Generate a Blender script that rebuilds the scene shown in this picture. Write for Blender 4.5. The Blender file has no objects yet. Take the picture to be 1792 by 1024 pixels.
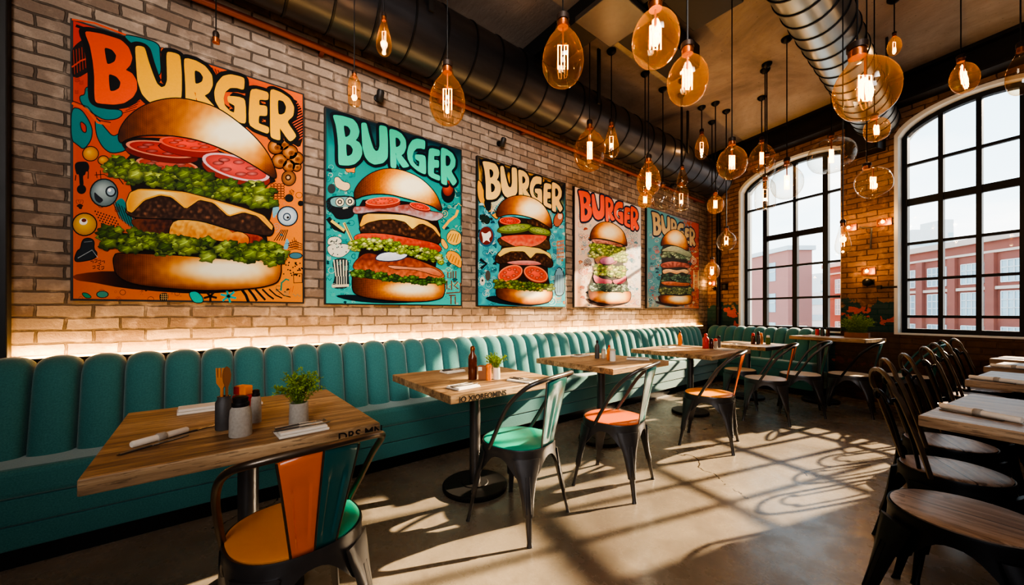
import bpy, bmesh, math, random
import numpy as np
from mathutils import Vector, Matrix, noise
from mathutils.geometry import delaunay_2d_cdt
PI = math.pi
random.seed(7)
rng = np.random.default_rng(7)
scene = bpy.context.scene
COL = scene.collection

# ---------------------------------------------------------------- measured camera
F, CX, HY, EYE = 650.0, 896.0, 547.0, 1.17
TH = math.atan2(814, 650)
SN, CS = math.sin(TH), math.cos(TH)
# world: x = distance out of the poster wall (wall at x=-3.2), y = along the poster wall, z up; eye at (0,0,1.17)
WALLX = -3.2
def _w(X, Y, Z): return Vector((X*CS - Y*SN, X*SN + Y*CS, Z))
def at_depth(px, py, Y): return _w((px-CX)/F*Y, Y, EYE + (HY-py)/F*Y)
def at_z(px, py, z): return at_depth(px, py, (EYE-z)*F/(py-HY))
def at_x(px, py, x):
    xr = (px-CX)/F
    return at_depth(px, py, x/(xr*CS - SN))
FAR0 = Vector((-3.2, 7.31, 0)); FARA = -math.atan2(.2315, .973)
FD = Vector((math.cos(FARA), math.sin(FARA), 0)); FN = Vector((-math.sin(FARA), math.cos(FARA), 0))
def at_far(px, py, off=0.0):
    p = at_depth(px, py, 1.0); o = Vector((0, 0, EYE)); d = p - o
    t = ((FAR0 - FN*off) - o).dot(FN) / d.dot(FN)
    return o + d*t
def far(s, z, out=0.0):          # point on the window wall; out>0 into the room
    return FAR0 + FD*s - FN*out + Vector((0, 0, z))

# ---------------------------------------------------------------- colour + materials
def lin(r, g=None, b=None):
    if g is None: r, g, b = r
    f = lambda c: (c/255/12.92) if c/255 <= .04045 else ((c/255+.055)/1.055)**2.4
    return (f(r), f(g), f(b), 1.0)
class NT:
    def __init__(s, name):
        s.m = bpy.data.materials.new(name); s.m.use_nodes = True
        s.t = s.m.node_tree; s.t.nodes.clear()
        s.out = s.n('ShaderNodeOutputMaterial')
    def n(s, typ, **kw):
        nd = s.t.nodes.new(typ)
        for k, v in kw.items(): setattr(nd, k, v)
        return nd
    def l(s, a, b): s.t.links.new(a, b)
    def set(s, sock, v):
        if hasattr(v, 'is_output') or isinstance(v, bpy.types.NodeSocket): s.l(v, sock)
        else: sock.default_value = v
    def math(s, op, a, b=0.0, c=0.0, clamp=False):
        nd = s.n('ShaderNodeMath', operation=op, use_clamp=clamp)
        s.set(nd.inputs[0], a); s.set(nd.inputs[1], b); s.set(nd.inputs[2], c)
        return nd.outputs[0]
    def mix(s, f, a, b, mode='MIX'):
        nd = s.n('ShaderNodeMix', data_type='RGBA', blend_type=mode)
        s.set(nd.inputs[0], f); s.set(nd.inputs[6], a); s.set(nd.inputs[7], b)
        return nd.outputs[2]
    def noise(s, vec, scale, detail=4, rough=.55, dist=0):
        nd = s.n('ShaderNodeTexNoise'); nd.inputs['Scale'].default_value = scale
        nd.inputs['Detail'].default_value = detail; nd.inputs['Roughness'].default_value = rough
        nd.inputs['Distortion'].default_value = dist
        if vec is not None: s.l(vec, nd.inputs['Vector'])
        return nd.outputs['Fac']
    def ramp(s, fac, stops):
        nd = s.n('ShaderNodeValToRGB'); e = nd.color_ramp.elements
        while len(e) < len(stops): e.new(.5)
        for i, (p, c) in enumerate(stops):
            e[i].position = p; e[i].color = c if len(c) == 4 else (*c, 1)
        s.set(nd.inputs[0], fac); return nd.outputs[0]
    def coords(s, kind='Object'):
        return s.n('ShaderNodeTexCoord').outputs[kind]
    def mapping(s, vec, scale=(1,1,1), rot=(0,0,0), loc=(0,0,0)):
        nd = s.n('ShaderNodeMapping'); s.l(vec, nd.inputs[0])
        nd.inputs['Scale'].default_value = scale; nd.inputs['Rotation'].default_value = rot; nd.inputs['Location'].default_value = loc
        return nd.outputs[0]
    def xyz(s, vec):
        nd = s.n('ShaderNodeSeparateXYZ'); s.l(vec, nd.inputs[0]); return nd.outputs
    def comb(s, x, y, z):
        nd = s.n('ShaderNodeCombineXYZ'); s.set(nd.inputs[0], x); s.set(nd.inputs[1], y); s.set(nd.inputs[2], z); return nd.outputs[0]
    def bump(s, h, strength=.3, dist=.01):
        nd = s.n('ShaderNodeBump'); nd.inputs['Strength'].default_value = strength; nd.inputs['Distance'].default_value = dist
        s.l(h, nd.inputs['Height']); return nd.outputs[0]
    def bsdf(s, color, rough=.5, metal=0.0, normal=None, spec=None, coat=0, sheen=0, emis=None, estr=0):
        p = s.n('ShaderNodeBsdfPrincipled')
        s.set(p.inputs['Base Color'], color); s.set(p.inputs['Roughness'], rough); s.set(p.inputs['Metallic'], metal)
        if spec is not None: s.set(p.inputs['Specular IOR Level'], spec)
        if coat: p.inputs['Coat Weight'].default_value = coat; p.inputs['Coat Roughness'].default_value = .15
        if sheen: p.inputs['Sheen Weight'].default_value = sheen; p.inputs['Sheen Roughness'].default_value = .4
        if emis is not None: s.set(p.inputs['Emission Color'], emis); p.inputs['Emission Strength'].default_value = estr
        if normal is not None: s.l(normal, p.inputs['Normal'])
        s.l(p.outputs[0], s.out.inputs[0]); return p
M = {}
def plain(name, rgb, rough=.5, metal=0.0, vary=.12, scale=30, bump=0.0, spec=None, coat=0, sheen=0):
    t = NT(name); o = t.coords(); c = lin(rgb)
    f = t.noise(o, scale, 3)
    d = tuple(x*(1-vary) for x in c[:3])+(1,); b = tuple(min(1, x*(1+vary)) for x in c[:3])+(1,)
    col = t.mix(f, d, b)
    nrm = t.bump(t.noise(o, scale*4, 3), bump, .004) if bump else None
    t.bsdf(col, t.math('MULTIPLY_ADD', f, .15, rough-.07), metal, nrm, spec, coat, sheen)
    M[name] = t.m; return t.m

plain('gunmetal', (92, 90, 90), .36, .65, .15, 20)
plain('black_metal', (26, 26, 28), .42, .5, .15, 25)
plain('dark_iron', (40, 38, 38), .5, .4, .2, 12)
plain('worn_metal', (112, 100, 88), .35, .85, .2, 30)
plain('steel', (150, 150, 150), .25, .95, .1, 30)
plain('orange_paint', (240, 112, 26), .35, 0, .06, 8, coat=.3)
plain('amber_paint', (255, 158, 20), .4, 0, .06, 8, coat=.2)
plain('teal_paint', (18, 92, 92), .35, 0, .08, 8, coat=.3)
plain('turquoise_paint', (24, 178, 150), .38, 0, .06, 8, coat=.2)
plain('pale_wood', (205, 188, 165), .45, 0, .12, 15)
plain('linen', (226, 220, 208), .85, 0, .08, 60, .2)
plain('concrete_pot', (168, 162, 152), .85, 0, .25, 120, .5)
plain('dark_pot', (82, 80, 80), .55, .3, .25, 60, .2)
plain('white_ceramic', (226, 222, 210), .35, 0, .05, 20)
plain('sauce_red', (206, 44, 20), .3, 0, .05, 20)
plain('sauce_orange', (240, 132, 22), .35, 0, .05, 20)
plain('brown_glass', (92, 44, 26), .15, 0, .2, 20)
plain('brown_box', (134, 84, 48), .6, 0, .15, 30)
plain('leaf', (140, 164, 48), .6, 0, .4, 40)
plain('leaf_dark', (84, 110, 40), .6, 0, .4, 40)
plain('spoon_wood', (196, 120, 50), .5, 0, .2, 30)
plain('ink', (22, 16, 12), .8, 0, .1, 30)
plain('canvas_edge', (20, 19, 20), .6, 0, .1, 30)
plain('frame_black', (24, 28, 32), .42, .3, .1, 10)
plain('white_reveal', (214, 212, 205), .7, 0, .1, 8, .2)
plain('orange_lit', (128, 62, 36), .5, .3, .2, 8)  # orange light under the duct is put into this pipe colour
plain('pale_plaster', (196, 194, 190), .8, 0, .1, 2)
plain('ext_brick', (136, 84, 74), .85, 0, .15, 1.2)
plain('ext_stone', (186, 170, 160), .85, 0, .1, 1)
plain('ext_glass', (150, 176, 188), .25, .2, .25, .8)
plain('ext_pale', (196, 204, 208), .9, 0, .08, .6)  # on the far blocks this paleness is distance haze put into the colour
plain('ext_hazy_red', (168, 118, 110), .9, 0, .1, .6)  # red brick paled by distance haze mixed into the base colour
plain('socket', (48, 36, 30), .45, .4, .15, 30)
plain('socket_copper', (150, 84, 40), .35, .8, .15, 30)

def emission(name, rgb, strength):
    t = NT(name); e = t.n('ShaderNodeEmission'); e.inputs[0].default_value = lin(rgb); e.inputs[1].default_value = strength
    t.l(e.outputs[0], t.out.inputs[0]); M[name] = t.m
emission('filament', (255, 160, 60), 16)
emission('led', (255, 186, 92), 11)
emission('sconce_glow', (255, 190, 96), 7)

def thin_glass(name, tint, rim, gloss, base=.02, haze=0):
    t = NT(name)
    lw = t.n('ShaderNodeLayerWeight'); lw.inputs[0].default_value = .25
    tr = t.n('ShaderNodeBsdfTransparent'); t.l(t.mix(lw.outputs['Facing'], lin(tint), lin(rim)), tr.inputs[0])
    g = t.n('ShaderNodeBsdfGlossy'); g.inputs['Roughness'].default_value = .03
    fac = t.math('MULTIPLY_ADD', t.math('POWER', lw.outputs['Facing'], 3.0), gloss, base, clamp=True)
    mx = t.n('ShaderNodeMixShader'); t.l(fac, mx.inputs[0]); t.l(tr.outputs[0], mx.inputs[1]); t.l(g.outputs[0], mx.inputs[2])
    last = mx.outputs[0]
    if haze:
        tl = t.n('ShaderNodeBsdfTranslucent'); tl.inputs[0].default_value = lin(255, 190, 110)
        m2 = t.n('ShaderNodeMixShader'); t.l(t.math('MULTIPLY_ADD', t.math('POWER', lw.outputs['Facing'], 2.0), haze*5, haze), m2.inputs[0]); t.l(last, m2.inputs[1]); t.l(tl.outputs[0], m2.inputs[2]); last = m2.outputs[0]
    t.l(last, t.out.inputs[0]); M[name] = t.m
thin_glass('amber_glass', (255, 240, 218), (240, 190, 136), 1.0, .05, .014)
thin_glass('clear_glass', (250, 248, 244), (214, 206, 194), 1.0, .05, .006)
thin_glass('pane_glass', (250, 252, 252), (235, 242, 242), .25, .02)

def mat_concrete_floor():
    t = NT('polished_concrete'); o = t.coords()
    a = t.noise(o, .9, 6, .6, .4); b = t.noise(o, 7, 6, .65); c = t.noise(o, 60, 3)
    col = t.ramp(a, [(.3, lin(98, 90, 82)), (.52, lin(136, 126, 112)), (.72, lin(162, 150, 132))])
    col = t.mix(t.math('MULTIPLY', t.math('SUBTRACT', b, .5, clamp=True), 2.2, clamp=True), col, lin(96, 84, 72))
    col = t.mix(t.math('MULTIPLY', c, .25), col, lin(90, 84, 78))
    v = t.n('ShaderNodeTexVoronoi', feature='DISTANCE_TO_EDGE'); v.inputs['Scale'].default_value = .45
    w = t.n('ShaderNodeVectorMath', operation='MULTIPLY_ADD'); 
    nz = t.n('ShaderNodeTexNoise'); nz.inputs['Scale'].default_value = 2.5; nz.inputs['Detail'].default_value = 6
    t.l(o, nz.inputs['Vector']); t.l(nz.outputs['Color'], w.inputs[0]); w.inputs[1].default_value = (.5, .5, .5); t.l(o, w.inputs[2])
    t.l(w.outputs[0], v.inputs['Vector'])
    crack = t.math('LESS_THAN', v.outputs[0], .0026)
    col = t.mix(t.math('MULTIPLY', crack, t.math('GREATER_THAN', a, .585)), col, lin(66, 58, 50))
    rough = t.math('MULTIPLY_ADD', b, .40, .08)
    h = t.math('ADD', t.math('MULTIPLY', b, .5), t.math('MULTIPLY', c, .3))
    t.bsdf(col, rough, 0, t.bump(h, .22, .006), .6)
    M['floor'] = t.m
mat_concrete_floor()

def mat_ceiling():
    t = NT('raw_concrete_ceiling'); o = t.coords()
    a = t.noise(o, .8, 7, .65, .6); b = t.noise(t.mapping(o, (3, 16, 1)), 1.5, 5); c = t.noise(o, 34, 5, .7)
    col = t.ramp(a, [(.3, lin(102, 90, 82)), (.5, lin(148, 134, 122)), (.72, lin(180, 166, 152))])
    col = t.mix(t.math('MULTIPLY', b, .35), col, lin(120, 100, 84))
    pit = t.math('GREATER_THAN', c, .66)
    col = t.mix(t.math('MULTIPLY', pit, .7), col, lin(70, 56, 48))
    t.bsdf(col, .85, 0, t.bump(t.math('ADD', c, b), .35, .01)); M['ceiling'] = t.m
mat_ceiling()

def brick_mat(name, ux, uz, c1, c2, mort, tone=None, paint=False, bw=.215, rh=.072):
    t = NT(name); o = t.coords(); X = t.xyz(o)
    v = t.comb(X[ux], X[uz], 0.0)
    nz = t.n('ShaderNodeTexNoise'); nz.inputs['Scale'].default_value = 9; nz.inputs['Detail'].default_value = 3
    t.l(v, nz.inputs['Vector'])
    w = t.n('ShaderNodeVectorMath', operation='MULTIPLY_ADD'); t.l(nz.outputs['Color'], w.inputs[0]); w.inputs[1].default_value = (.030, .020, 0); t.l(v, w.inputs[2])
    br = t.n('ShaderNodeTexBrick'); t.l(w.outputs[0], br.inputs['Vector'])
    for k, val in (('Scale', 1.0), ('Brick Width', bw), ('Row Height', rh), ('Mortar Size', .0068), ('Mortar Smooth', .35), ('Bias', 0.0)): br.inputs[k].default_value = val
    br.offset = .5; br.inputs['Color1'].default_value = lin(c1); br.inputs['Color2'].default_value = lin(c2); br.inputs['Mortar'].default_value = lin(mort)
    big = t.noise(v, 1.1, 4); fine = t.noise(v, 55, 5, .7); mid = t.noise(v, 11, 4)
    col = t.mix(t.math('MULTIPLY', fine, .45), br.outputs['Color'], lin(tuple(x*.55 for x in c1)), 'MIX')
    col = t.mix(t.math('MULTIPLY', t.math('SUBTRACT', mid, .52, clamp=True), 2.2, clamp=True), col, lin(tuple(min(255, x*1.22) for x in c2)))
    col = t.mix(t.math('MULTIPLY', t.math('SUBTRACT', big, .5, clamp=True), 1.6, clamp=True), col, lin(tuple(x*.6 for x in c1)))
    if paint:
        s_, z_ = X[ux], X[uz]
        edge = t.math('ADD', z_, t.math('MULTIPLY', t.math('SUBTRACT', t.noise(v, 5, 5, .7), .5), .7))
        low = t.math('LESS_THAN', edge, 1.32)
        pat = t.noise(t.mapping(v, (1, 1, 1), loc=(3.1, 1.7, 0)), 2.6, 4, .6)
        teal = t.mix(fine, lin(14, 54, 58), lin(28, 84, 84)); orn = t.mix(fine, lin(170, 66, 18), lin(214, 96, 26))
        pc = t.mix(t.math('GREATER_THAN', pat, .60), teal, orn)
        zone = t.math('MULTIPLY', low, t.math('LESS_THAN', s_, 2.67))
        col = t.mix(t.math('MULTIPLY', zone, .9), col, pc)
        bare = t.math('MULTIPLY', t.math('LESS_THAN', z_, .915), t.math('GREATER_THAN', s_, 2.0))
        col = t.mix(t.math('MULTIPLY', bare, .85), col, t.mix(mid, lin(70, 50, 36), lin(108, 80, 58)))
    h = t.math('ADD', t.math('MULTIPLY', br.outputs['Fac'], -1.0), t.math('ADD', t.math('MULTIPLY', fine, .35), t.math('MULTIPLY', mid, .3)))
    t.bsdf(col, .88, 0, t.bump(h, 1.0, .016), .3); M[name] = t.m
brick_mat('brick_grey', 1, 2, (128, 106, 90), (172, 152, 134), (92, 80, 70))
brick_mat('brick_warm', 0, 2, (122, 88, 64), (160, 122, 92), (84, 62, 48), paint=True)
brick_mat('brick_plain', 0, 2, (128, 106, 90), (160, 140, 122), (92, 80, 70))

def wood(name, dark, mid, light, along=1, plank=.2, rough=.5):
    t = NT(name); o = t.coords('Object'); X = t.xyz(o)
    a = 1-along
    pl = t.math('FLOOR', t.math('DIVIDE', X[a], plank))
    off = t.math('MULTIPLY', pl, 3.7)
    sx = t.math('MULTIPLY', X[a], 26.0); sy = t.math('ADD', t.math('MULTIPLY', X[along], 2.2), off)
    v = t.comb(sx, sy, t.math('MULTIPLY', X[2], 26.0))
    g = t.noise(v, 1.0, 6, .62, .5); fg = t.noise(v, 5.0, 4, .6)
    info = t.n('ShaderNodeObjectInfo')
    vr = t.math('MULTIPLY', t.math('FRACT', t.math('MULTIPLY', t.math('ADD', pl, 7.3), .618)), .16)
    col = t.ramp(t.math('ADD', t.math('SUBTRACT', g, .08), vr), [(.28, lin(dark)), (.5, lin(mid)), (.72, lin(light))])
    col = t.mix(t.math('MULTIPLY', t.math('LESS_THAN', fg, .42), .45), col, lin(tuple(x*.55 for x in dark)))
    fr = t.math('FRACT', t.math('DIVIDE', X[a], plank))
    seam = t.math('LESS_THAN', t.math('ABSOLUTE', t.math('SUBTRACT', fr, .5)), .4935)
    seam = t.math('SUBTRACT', 1.0, seam)
    col = t.mix(t.math('MULTIPLY', seam, .85), col, lin(tuple(x*.3 for x in dark)))
    knot = t.noise(t.mapping(o, (9, 9, 9)), 1.0, 2); col = t.mix(t.math('MULTIPLY', t.math('GREATER_THAN', knot, .7), .5), col, lin(tuple(x*.6 for x in dark)))
    h = t.math('SUBTRACT', t.math('ADD', t.math('MULTIPLY', g, .4), t.math('MULTIPLY', fg, .4)), seam)
    t.bsdf(col, t.math('MULTIPLY_ADD', fg, .2, rough-.1), 0, t.bump(h, .4, .004), .4); M[name] = t.m
wood('oak', (98, 76, 56), (158, 128, 94), (200, 172, 134))
wood('oak_pale', (104, 80, 58), (150, 124, 98), (186, 162, 134), 0, .2, .42)
wood('seat_wood', (84, 64, 50), (130, 106, 88), (170, 148, 130), 0, .5, .4)

def mat_velvet():
    t = NT('teal_velvet'); o = t.coords()
    f = t.noise(o, 140, 3, .7); g = t.noise(o, 6, 3)
    col = t.mix(f, lin(34, 94, 96), lin(88, 148, 146)); col = t.mix(t.math('MULTIPLY', g, .3), col, lin(30, 98, 102))
    t.bsdf(col, .8, 0, t.bump(f, .35, .003), .25, sheen=.8); M['velvet'] = t.m
mat_velvet()

def mat_duct():
    t = NT('spiral_duct_metal'); o = t.coords()
    f = t.noise(t.mapping(o, (6, 1, 6)), 2.0, 4)
    t.bsdf(t.mix(f, lin(52, 52, 56), lin(84, 84, 90)), t.math('MULTIPLY_ADD', f, .2, .26), .85); M['duct'] = t.m
mat_duct()
def mat_duct2():
    t = NT('galvanised_duct'); o = t.coords()
    f = t.noise(t.mapping(o, (6, 1, 6)), 2.0, 4)
    t.bsdf(t.mix(f, lin(120, 130, 136), lin(160, 168, 172)), t.math('MULTIPLY_ADD', f, .2, .25), .85); M['duct_pale'] = t.m
mat_duct2()

def mat_print(name, half):
    t = NT(name); at = t.n('ShaderNodeAttribute'); at.attribute_name = 'Col'
    col = at.outputs['Color']; o = t.coords(); X = t.xyz(o)
    if half:
        k = 2*PI/.0125
        p = t.math('MULTIPLY', t.math('SINE', t.math('MULTIPLY', t.math('ADD', X[1], X[2]), k)), t.math('SINE', t.math('MULTIPLY', t.math('SUBTRACT', X[1], X[2]), k)))
        p = t.math('MULTIPLY_ADD', p, .5, .5)
        bw = t.n('ShaderNodeRGBToBW'); t.l(col, bw.inputs[0])
        fac = t.math('MULTIPLY', t.math('SUBTRACT', p, t.math('MULTIPLY_ADD', bw.outputs[0], 1.9, .18)), 5.0, clamp=True)
        col = t.mix(t.math('MULTIPLY', fac, .8), col, lin(26, 12, 8))
    else:
        f = t.noise(o, 90, 3); col = t.mix(t.math('MULTIPLY', f, .22), col, t.mix(.55, col, (0, 0, 0, 1)))
    t.bsdf(col, .6, 0, None, .15); M[name] = t.m
mat_print('print', False); mat_print('halftone', True)

# ---------------------------------------------------------------- mesh helpers
class MB:
    def __init__(s): s.v = []; s.f = []; s.mi = []; s.sm = []
    def add(s, verts, faces, mi=0, smooth=False):
        b = len(s.v); s.v += [tuple(p) for p in verts]
        s.f += [tuple(b+i for i in f) for f in faces]; s.mi += [mi]*len(faces); s.sm += [smooth]*len(faces)
        return s
    def box(s, c, d, rz=0, mi=0, mat=None):
        hx, hy, hz = d[0]/2, d[1]/2, d[2]/2
        R = mat if mat is not None else Matrix.Rotation(rz, 3, 'Z')
        vs = [R @ Vector((x*hx, y*hy, z*hz)) + Vector(c) for x in (-1, 1) for y in (-1, 1) for z in (-1, 1)]
        return s.add(vs, [(0,1,3,2),(4,6,7,5),(0,4,5,1),(2,3,7,6),(0,2,6,4),(1,5,7,3)], mi)
    def bx(s, x0, x1, y0, y1, z0, z1, mi=0): return s.box(((x0+x1)/2, (y0+y1)/2, (z0+z1)/2), (x1-x0, y1-y0, z1-z0), 0, mi)
    def rings(s, rings, cap0=True, cap1=True, mi=0, smooth=True, closed=True):
        n = len(rings[0]); vs = [p for r in rings for p in r]; fs = []
        for i in range(len(rings)-1):
            for j in range(n if closed else n-1):
                k = (j+1) % n; fs.append((i*n+j, i*n+k, (i+1)*n+k, (i+1)*n+j))
        if closed and cap0: fs.append(tuple(range(n-1, -1, -1)))
        if closed and cap1: fs.append(tuple((len(rings)-1)*n + j for j in range(n)))
        return s.add(vs, fs, mi, smooth)
    def lathe(s, prof, c=(0,0,0), seg=24, mi=0, smooth=True, sx=1.0, sy=1.0, M3=None):
        rr = []
        for r, z in prof:
            ring = []
            for k in range(seg):
                a = 2*PI*k/seg; p = Vector((r*sx*math.cos(a), r*sy*math.sin(a), z))
                if M3 is not None: p = M3 @ p
                ring.append(p + Vector(c))
            rr.append(ring)
        return s.rings(rr, True, True, mi, smooth)
    def tube(s, pts, r, seg=8, closed=False, mi=0, r2=None):
        pts = [Vector(p) for p in pts]; n = len(pts); rr = []; up = None
        for i in range(n):
            if closed: t = pts[(i+1) % n] - pts[i-1]
            else: t = pts[min(i+1, n-1)] - pts[max(i-1, 0)]
            t.normalize()
            if up is None: up = t.orthogonal().normalized()
            else:
                up = up - t*up.dot(t)
                up = up.normalized() if up.length > 1e-6 else t.orthogonal().normalized()
            w = t.cross(up); rad = r if r2 is None else r + (r2-r)*i/(n-1)
            rr.append([pts[i] + (up*math.cos(2*PI*k/seg) + w*math.sin(2*PI*k/seg))*rad for k in range(seg)])
        if closed: rr.append(rr[0]); return s.rings(rr, False, False, mi)
        return s.rings(rr, True, True, mi)
    def prism(s, poly, z0, z1, mi=0, M4=None, smooth=False):
        n = len(poly); a = [Vector((p[0], p[1], z0)) for p in poly]; b = [Vector((p[0], p[1], z1)) for p in poly]
        vs = a+b
        if M4 is not None: vs = [M4 @ v for v in vs]
        fs = [tuple(range(n-1, -1, -1)), tuple(range(n, 2*n))] + [(i, (i+1) % n, n+(i+1) % n, n+i) for i in range(n)]
        return s.add(vs, fs, mi, smooth)
    def build(s, name, mats, parent=None, bevel=0, seg=2, loc=None, rz=0, sharp=40, sub=0, label=None):
        me = bpy.data.meshes.new(name); me.from_pydata(s.v, [], s.f)
        if not isinstance(mats, (list, tuple)): mats = [mats]
        for m in mats: me.materials.append(M[m] if isinstance(m, str) else m)
        me.polygons.foreach_set('material_index', s.mi); me.polygons.foreach_set('use_smooth', s.sm)
        bm = bmesh.new(); bm.from_mesh(me); bmesh.ops.recalc_face_normals(bm, faces=bm.faces); bm.to_mesh(me); bm.free()
        if any(s.sm): me.set_sharp_from_angle(angle=math.radians(sharp))
        me.update()
        o = bpy.data.objects.new(name, me); COL.objects.link(o)
        if parent is not None: o.parent = parent
        if loc is not None: o.location = loc
        if rz: o.rotation_euler = (0, 0, rz)
        if bevel:
            b = o.modifiers.new('bevel', 'BEVEL'); b.width = bevel; b.segments = seg; b.limit_method = 'ANGLE'; b.harden_normals = False
        if sub:
            m = o.modifiers.new('sub', 'SUBSURF'); m.levels = sub; m.render_levels = sub
        if label: o['label'] = label
        return o
def tag(o, label, cat, group=None, kind=None):
    o['label'] = label; o['category'] = cat
    if group: o['group'] = group
    if kind: o['kind'] = kind
    return o
def thing(name, label, cat, loc=(0,0,0), rz=0, group=None):
    o = bpy.data.objects.new(name, None); COL.objects.link(o); o.empty_display_size = .05
    o.location = loc; o.rotation_euler = (0, 0, rz)
    return tag(o, label, cat, group)
def struct(o): o['kind'] = 'structure'; return o
def dup(root, loc=None, rz=None, label=None, group=None):
    def rec(o, par):
        c = o.copy(); COL.objects.link(c)
        if par is not None: c.parent = par
        for ch in o.children: rec(ch, c)
        return c
    r = rec(root, None)
    if loc is not None: r.location = loc
    if rz is not None: r.rotation_euler = (0, 0, rz)
    if label: r['label'] = label
    if group: r['group'] = group
    return r
def catmull(pts, n=8, closed=False):
    P = [Vector(p) for p in pts]; out = []; L = len(P)
    for i in range(L if closed else L-1):
        g = (lambda k: P[k % L]) if closed else (lambda k: P[max(0, min(L-1, k))])
        p0, p1, p2, p3 = g(i-1), g(i), g(i+1), g(i+2)
        for j in range(n):
            t = j/n
            out.append(.5*((2*p1) + (p2-p0)*t + (2*p0-5*p1+4*p2-p3)*t*t + (3*p1-p0-3*p2+p3)*t**3))
    if not closed: out.append(P[-1])
    return out
def in_poly(Q, poly):
    x, y = Q[:, 0], Q[:, 1]; r = np.zeros(len(Q), bool); n = len(poly)
    for i in range(n):
        x0, y0 = poly[i]; x1, y1 = poly[(i+1) % n]
        c = (y0 > y) != (y1 > y)
        if c.any(): r ^= c & (x < (x1-x0)*(y-y0)/((y1-y0) if y1 != y0 else 1e-12)+x0)
    return r
def text_mesh(txt, size):
    cu = bpy.data.curves.new('txt', 'FONT'); cu.body = txt; cu.size = size; cu.align_x = 'LEFT'; cu.offset = size*.012; cu.extrude = .0006
    o = bpy.data.objects.new('txt', cu); COL.objects.link(o)
    dg = bpy.context.evaluated_depsgraph_get(); dg.update()
    me = bpy.data.meshes.new_from_object(o.evaluated_get(dg)); bpy.data.objects.remove(o); bpy.data.curves.remove(cu)
    vs = [v.co.copy() for v in me.vertices]; fs = [tuple(p.vertices) for p in me.polygons]; bpy.data.meshes.remove(me)
    return vs, fs

# ---------------------------------------------------------------- camera, view, sky, lamps
cam = bpy.data.cameras.new('camera'); camo = bpy.data.objects.new('camera', cam); COL.objects.link(camo)
camo.location = (0, 0, EYE); camo.rotation_euler = (PI/2, 0, TH)
cam.sensor_width = 36; cam.lens = 36*F/1792; cam.shift_y = 35/1792; cam.clip_start = .02; cam.clip_end = 500
scene.camera = camo
scene.view_settings.view_transform = 'AgX'
scene.view_settings.look = 'AgX - High Contrast'
scene.view_settings.exposure = .45
scene.cycles.use_denoising = True
scene.cycles.max_bounces = 8; scene.cycles.transparent_max_bounces = 24
scene.cycles.sample_clamp_indirect = 6

wd = bpy.data.worlds.new('sky'); scene.world = wd; wd.use_nodes = True
t = wd.node_tree; t.nodes.clear()
tc = t.nodes.new('ShaderNodeTexCoord'); sp = t.nodes.new('ShaderNodeSeparateXYZ'); t.links.new(tc.outputs['Generated'], sp.inputs[0])
rp = t.nodes.new('ShaderNodeValToRGB'); e = rp.color_ramp.elements
e[0].position = 0.0; e[0].color = lin(226, 230, 228); e[1].position = .7; e[1].color = lin(136, 180, 210)
x = e.new(.18); x.color = lin(204, 222, 230)
t.links.new(sp.outputs[2], rp.inputs[0])
nz = t.nodes.new('ShaderNodeTexNoise'); nz.inputs['Scale'].default_value = 3.0; nz.inputs['Detail'].default_value = 5
mp = t.nodes.new('ShaderNodeMapping'); mp.inputs['Scale'].default_value = (1, 1, 3.5); t.links.new(tc.outputs['Generated'], mp.inputs[0]); t.links.new(mp.outputs[0], nz.inputs['Vector'])
r2 = t.nodes.new('ShaderNodeValToRGB'); r2.color_ramp.elements[0].position = .45; r2.color_ramp.elements[1].position = .7
t.links.new(nz.outputs['Fac'], r2.inputs[0])
mx = t.nodes.new('ShaderNodeMix'); mx.data_type = 'RGBA'; t.links.new(r2.outputs[0], mx.inputs[0]); t.links.new(rp.outputs[0], mx.inputs[6]); mx.inputs[7].default_value = lin(246, 244, 240)
bg = t.nodes.new('ShaderNodeBackground'); t.links.new(mx.outputs[2], bg.inputs[0]); bg.inputs[1].default_value = 2.9
wo = t.nodes.new('ShaderNodeOutputWorld'); t.links.new(bg.outputs[0], wo.inputs[0])

def lamp(name, typ, loc, energy, color, rot=None, **kw):
    l = bpy.data.lights.new(name, typ); l.energy = energy; l.color = color
    for k, v in kw.items(): setattr(l, k, v)
    o = bpy.data.objects.new(name, l); COL.objects.link(o); o.location = loc
    if rot is not None: o.rotation_euler = rot
    return o
def aim(d): return Vector(d).to_track_quat('-Z', 'Y').to_euler()
EL = math.radians(25)
sun = lamp('sun', 'SUN', (3, 14, 8), 18, (1, .76, .50), aim((-.29*math.cos(EL), -.957*math.cos(EL), -math.sin(EL))), angle=math.radians(.7))
lamp('added_poster_fill', 'AREA', (1.7, -.9, 3.5), 36, (1, .93, .84), aim((-4.9, 2.7, -.9)), shape='RECTANGLE', size=1.8, size_y=1.2, spread=math.radians(62))  # added fill behind the camera to brighten the posters, not a room fixture
lamp('added_ceiling_fill', 'AREA', (1.6, -1.6, 1.9), 75, (.95, .96, 1), aim((-.35, .75, .62)), shape='RECTANGLE', size=1.6, size_y=1.2)  # added unseen fill behind the camera that lifts the ceiling
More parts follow.
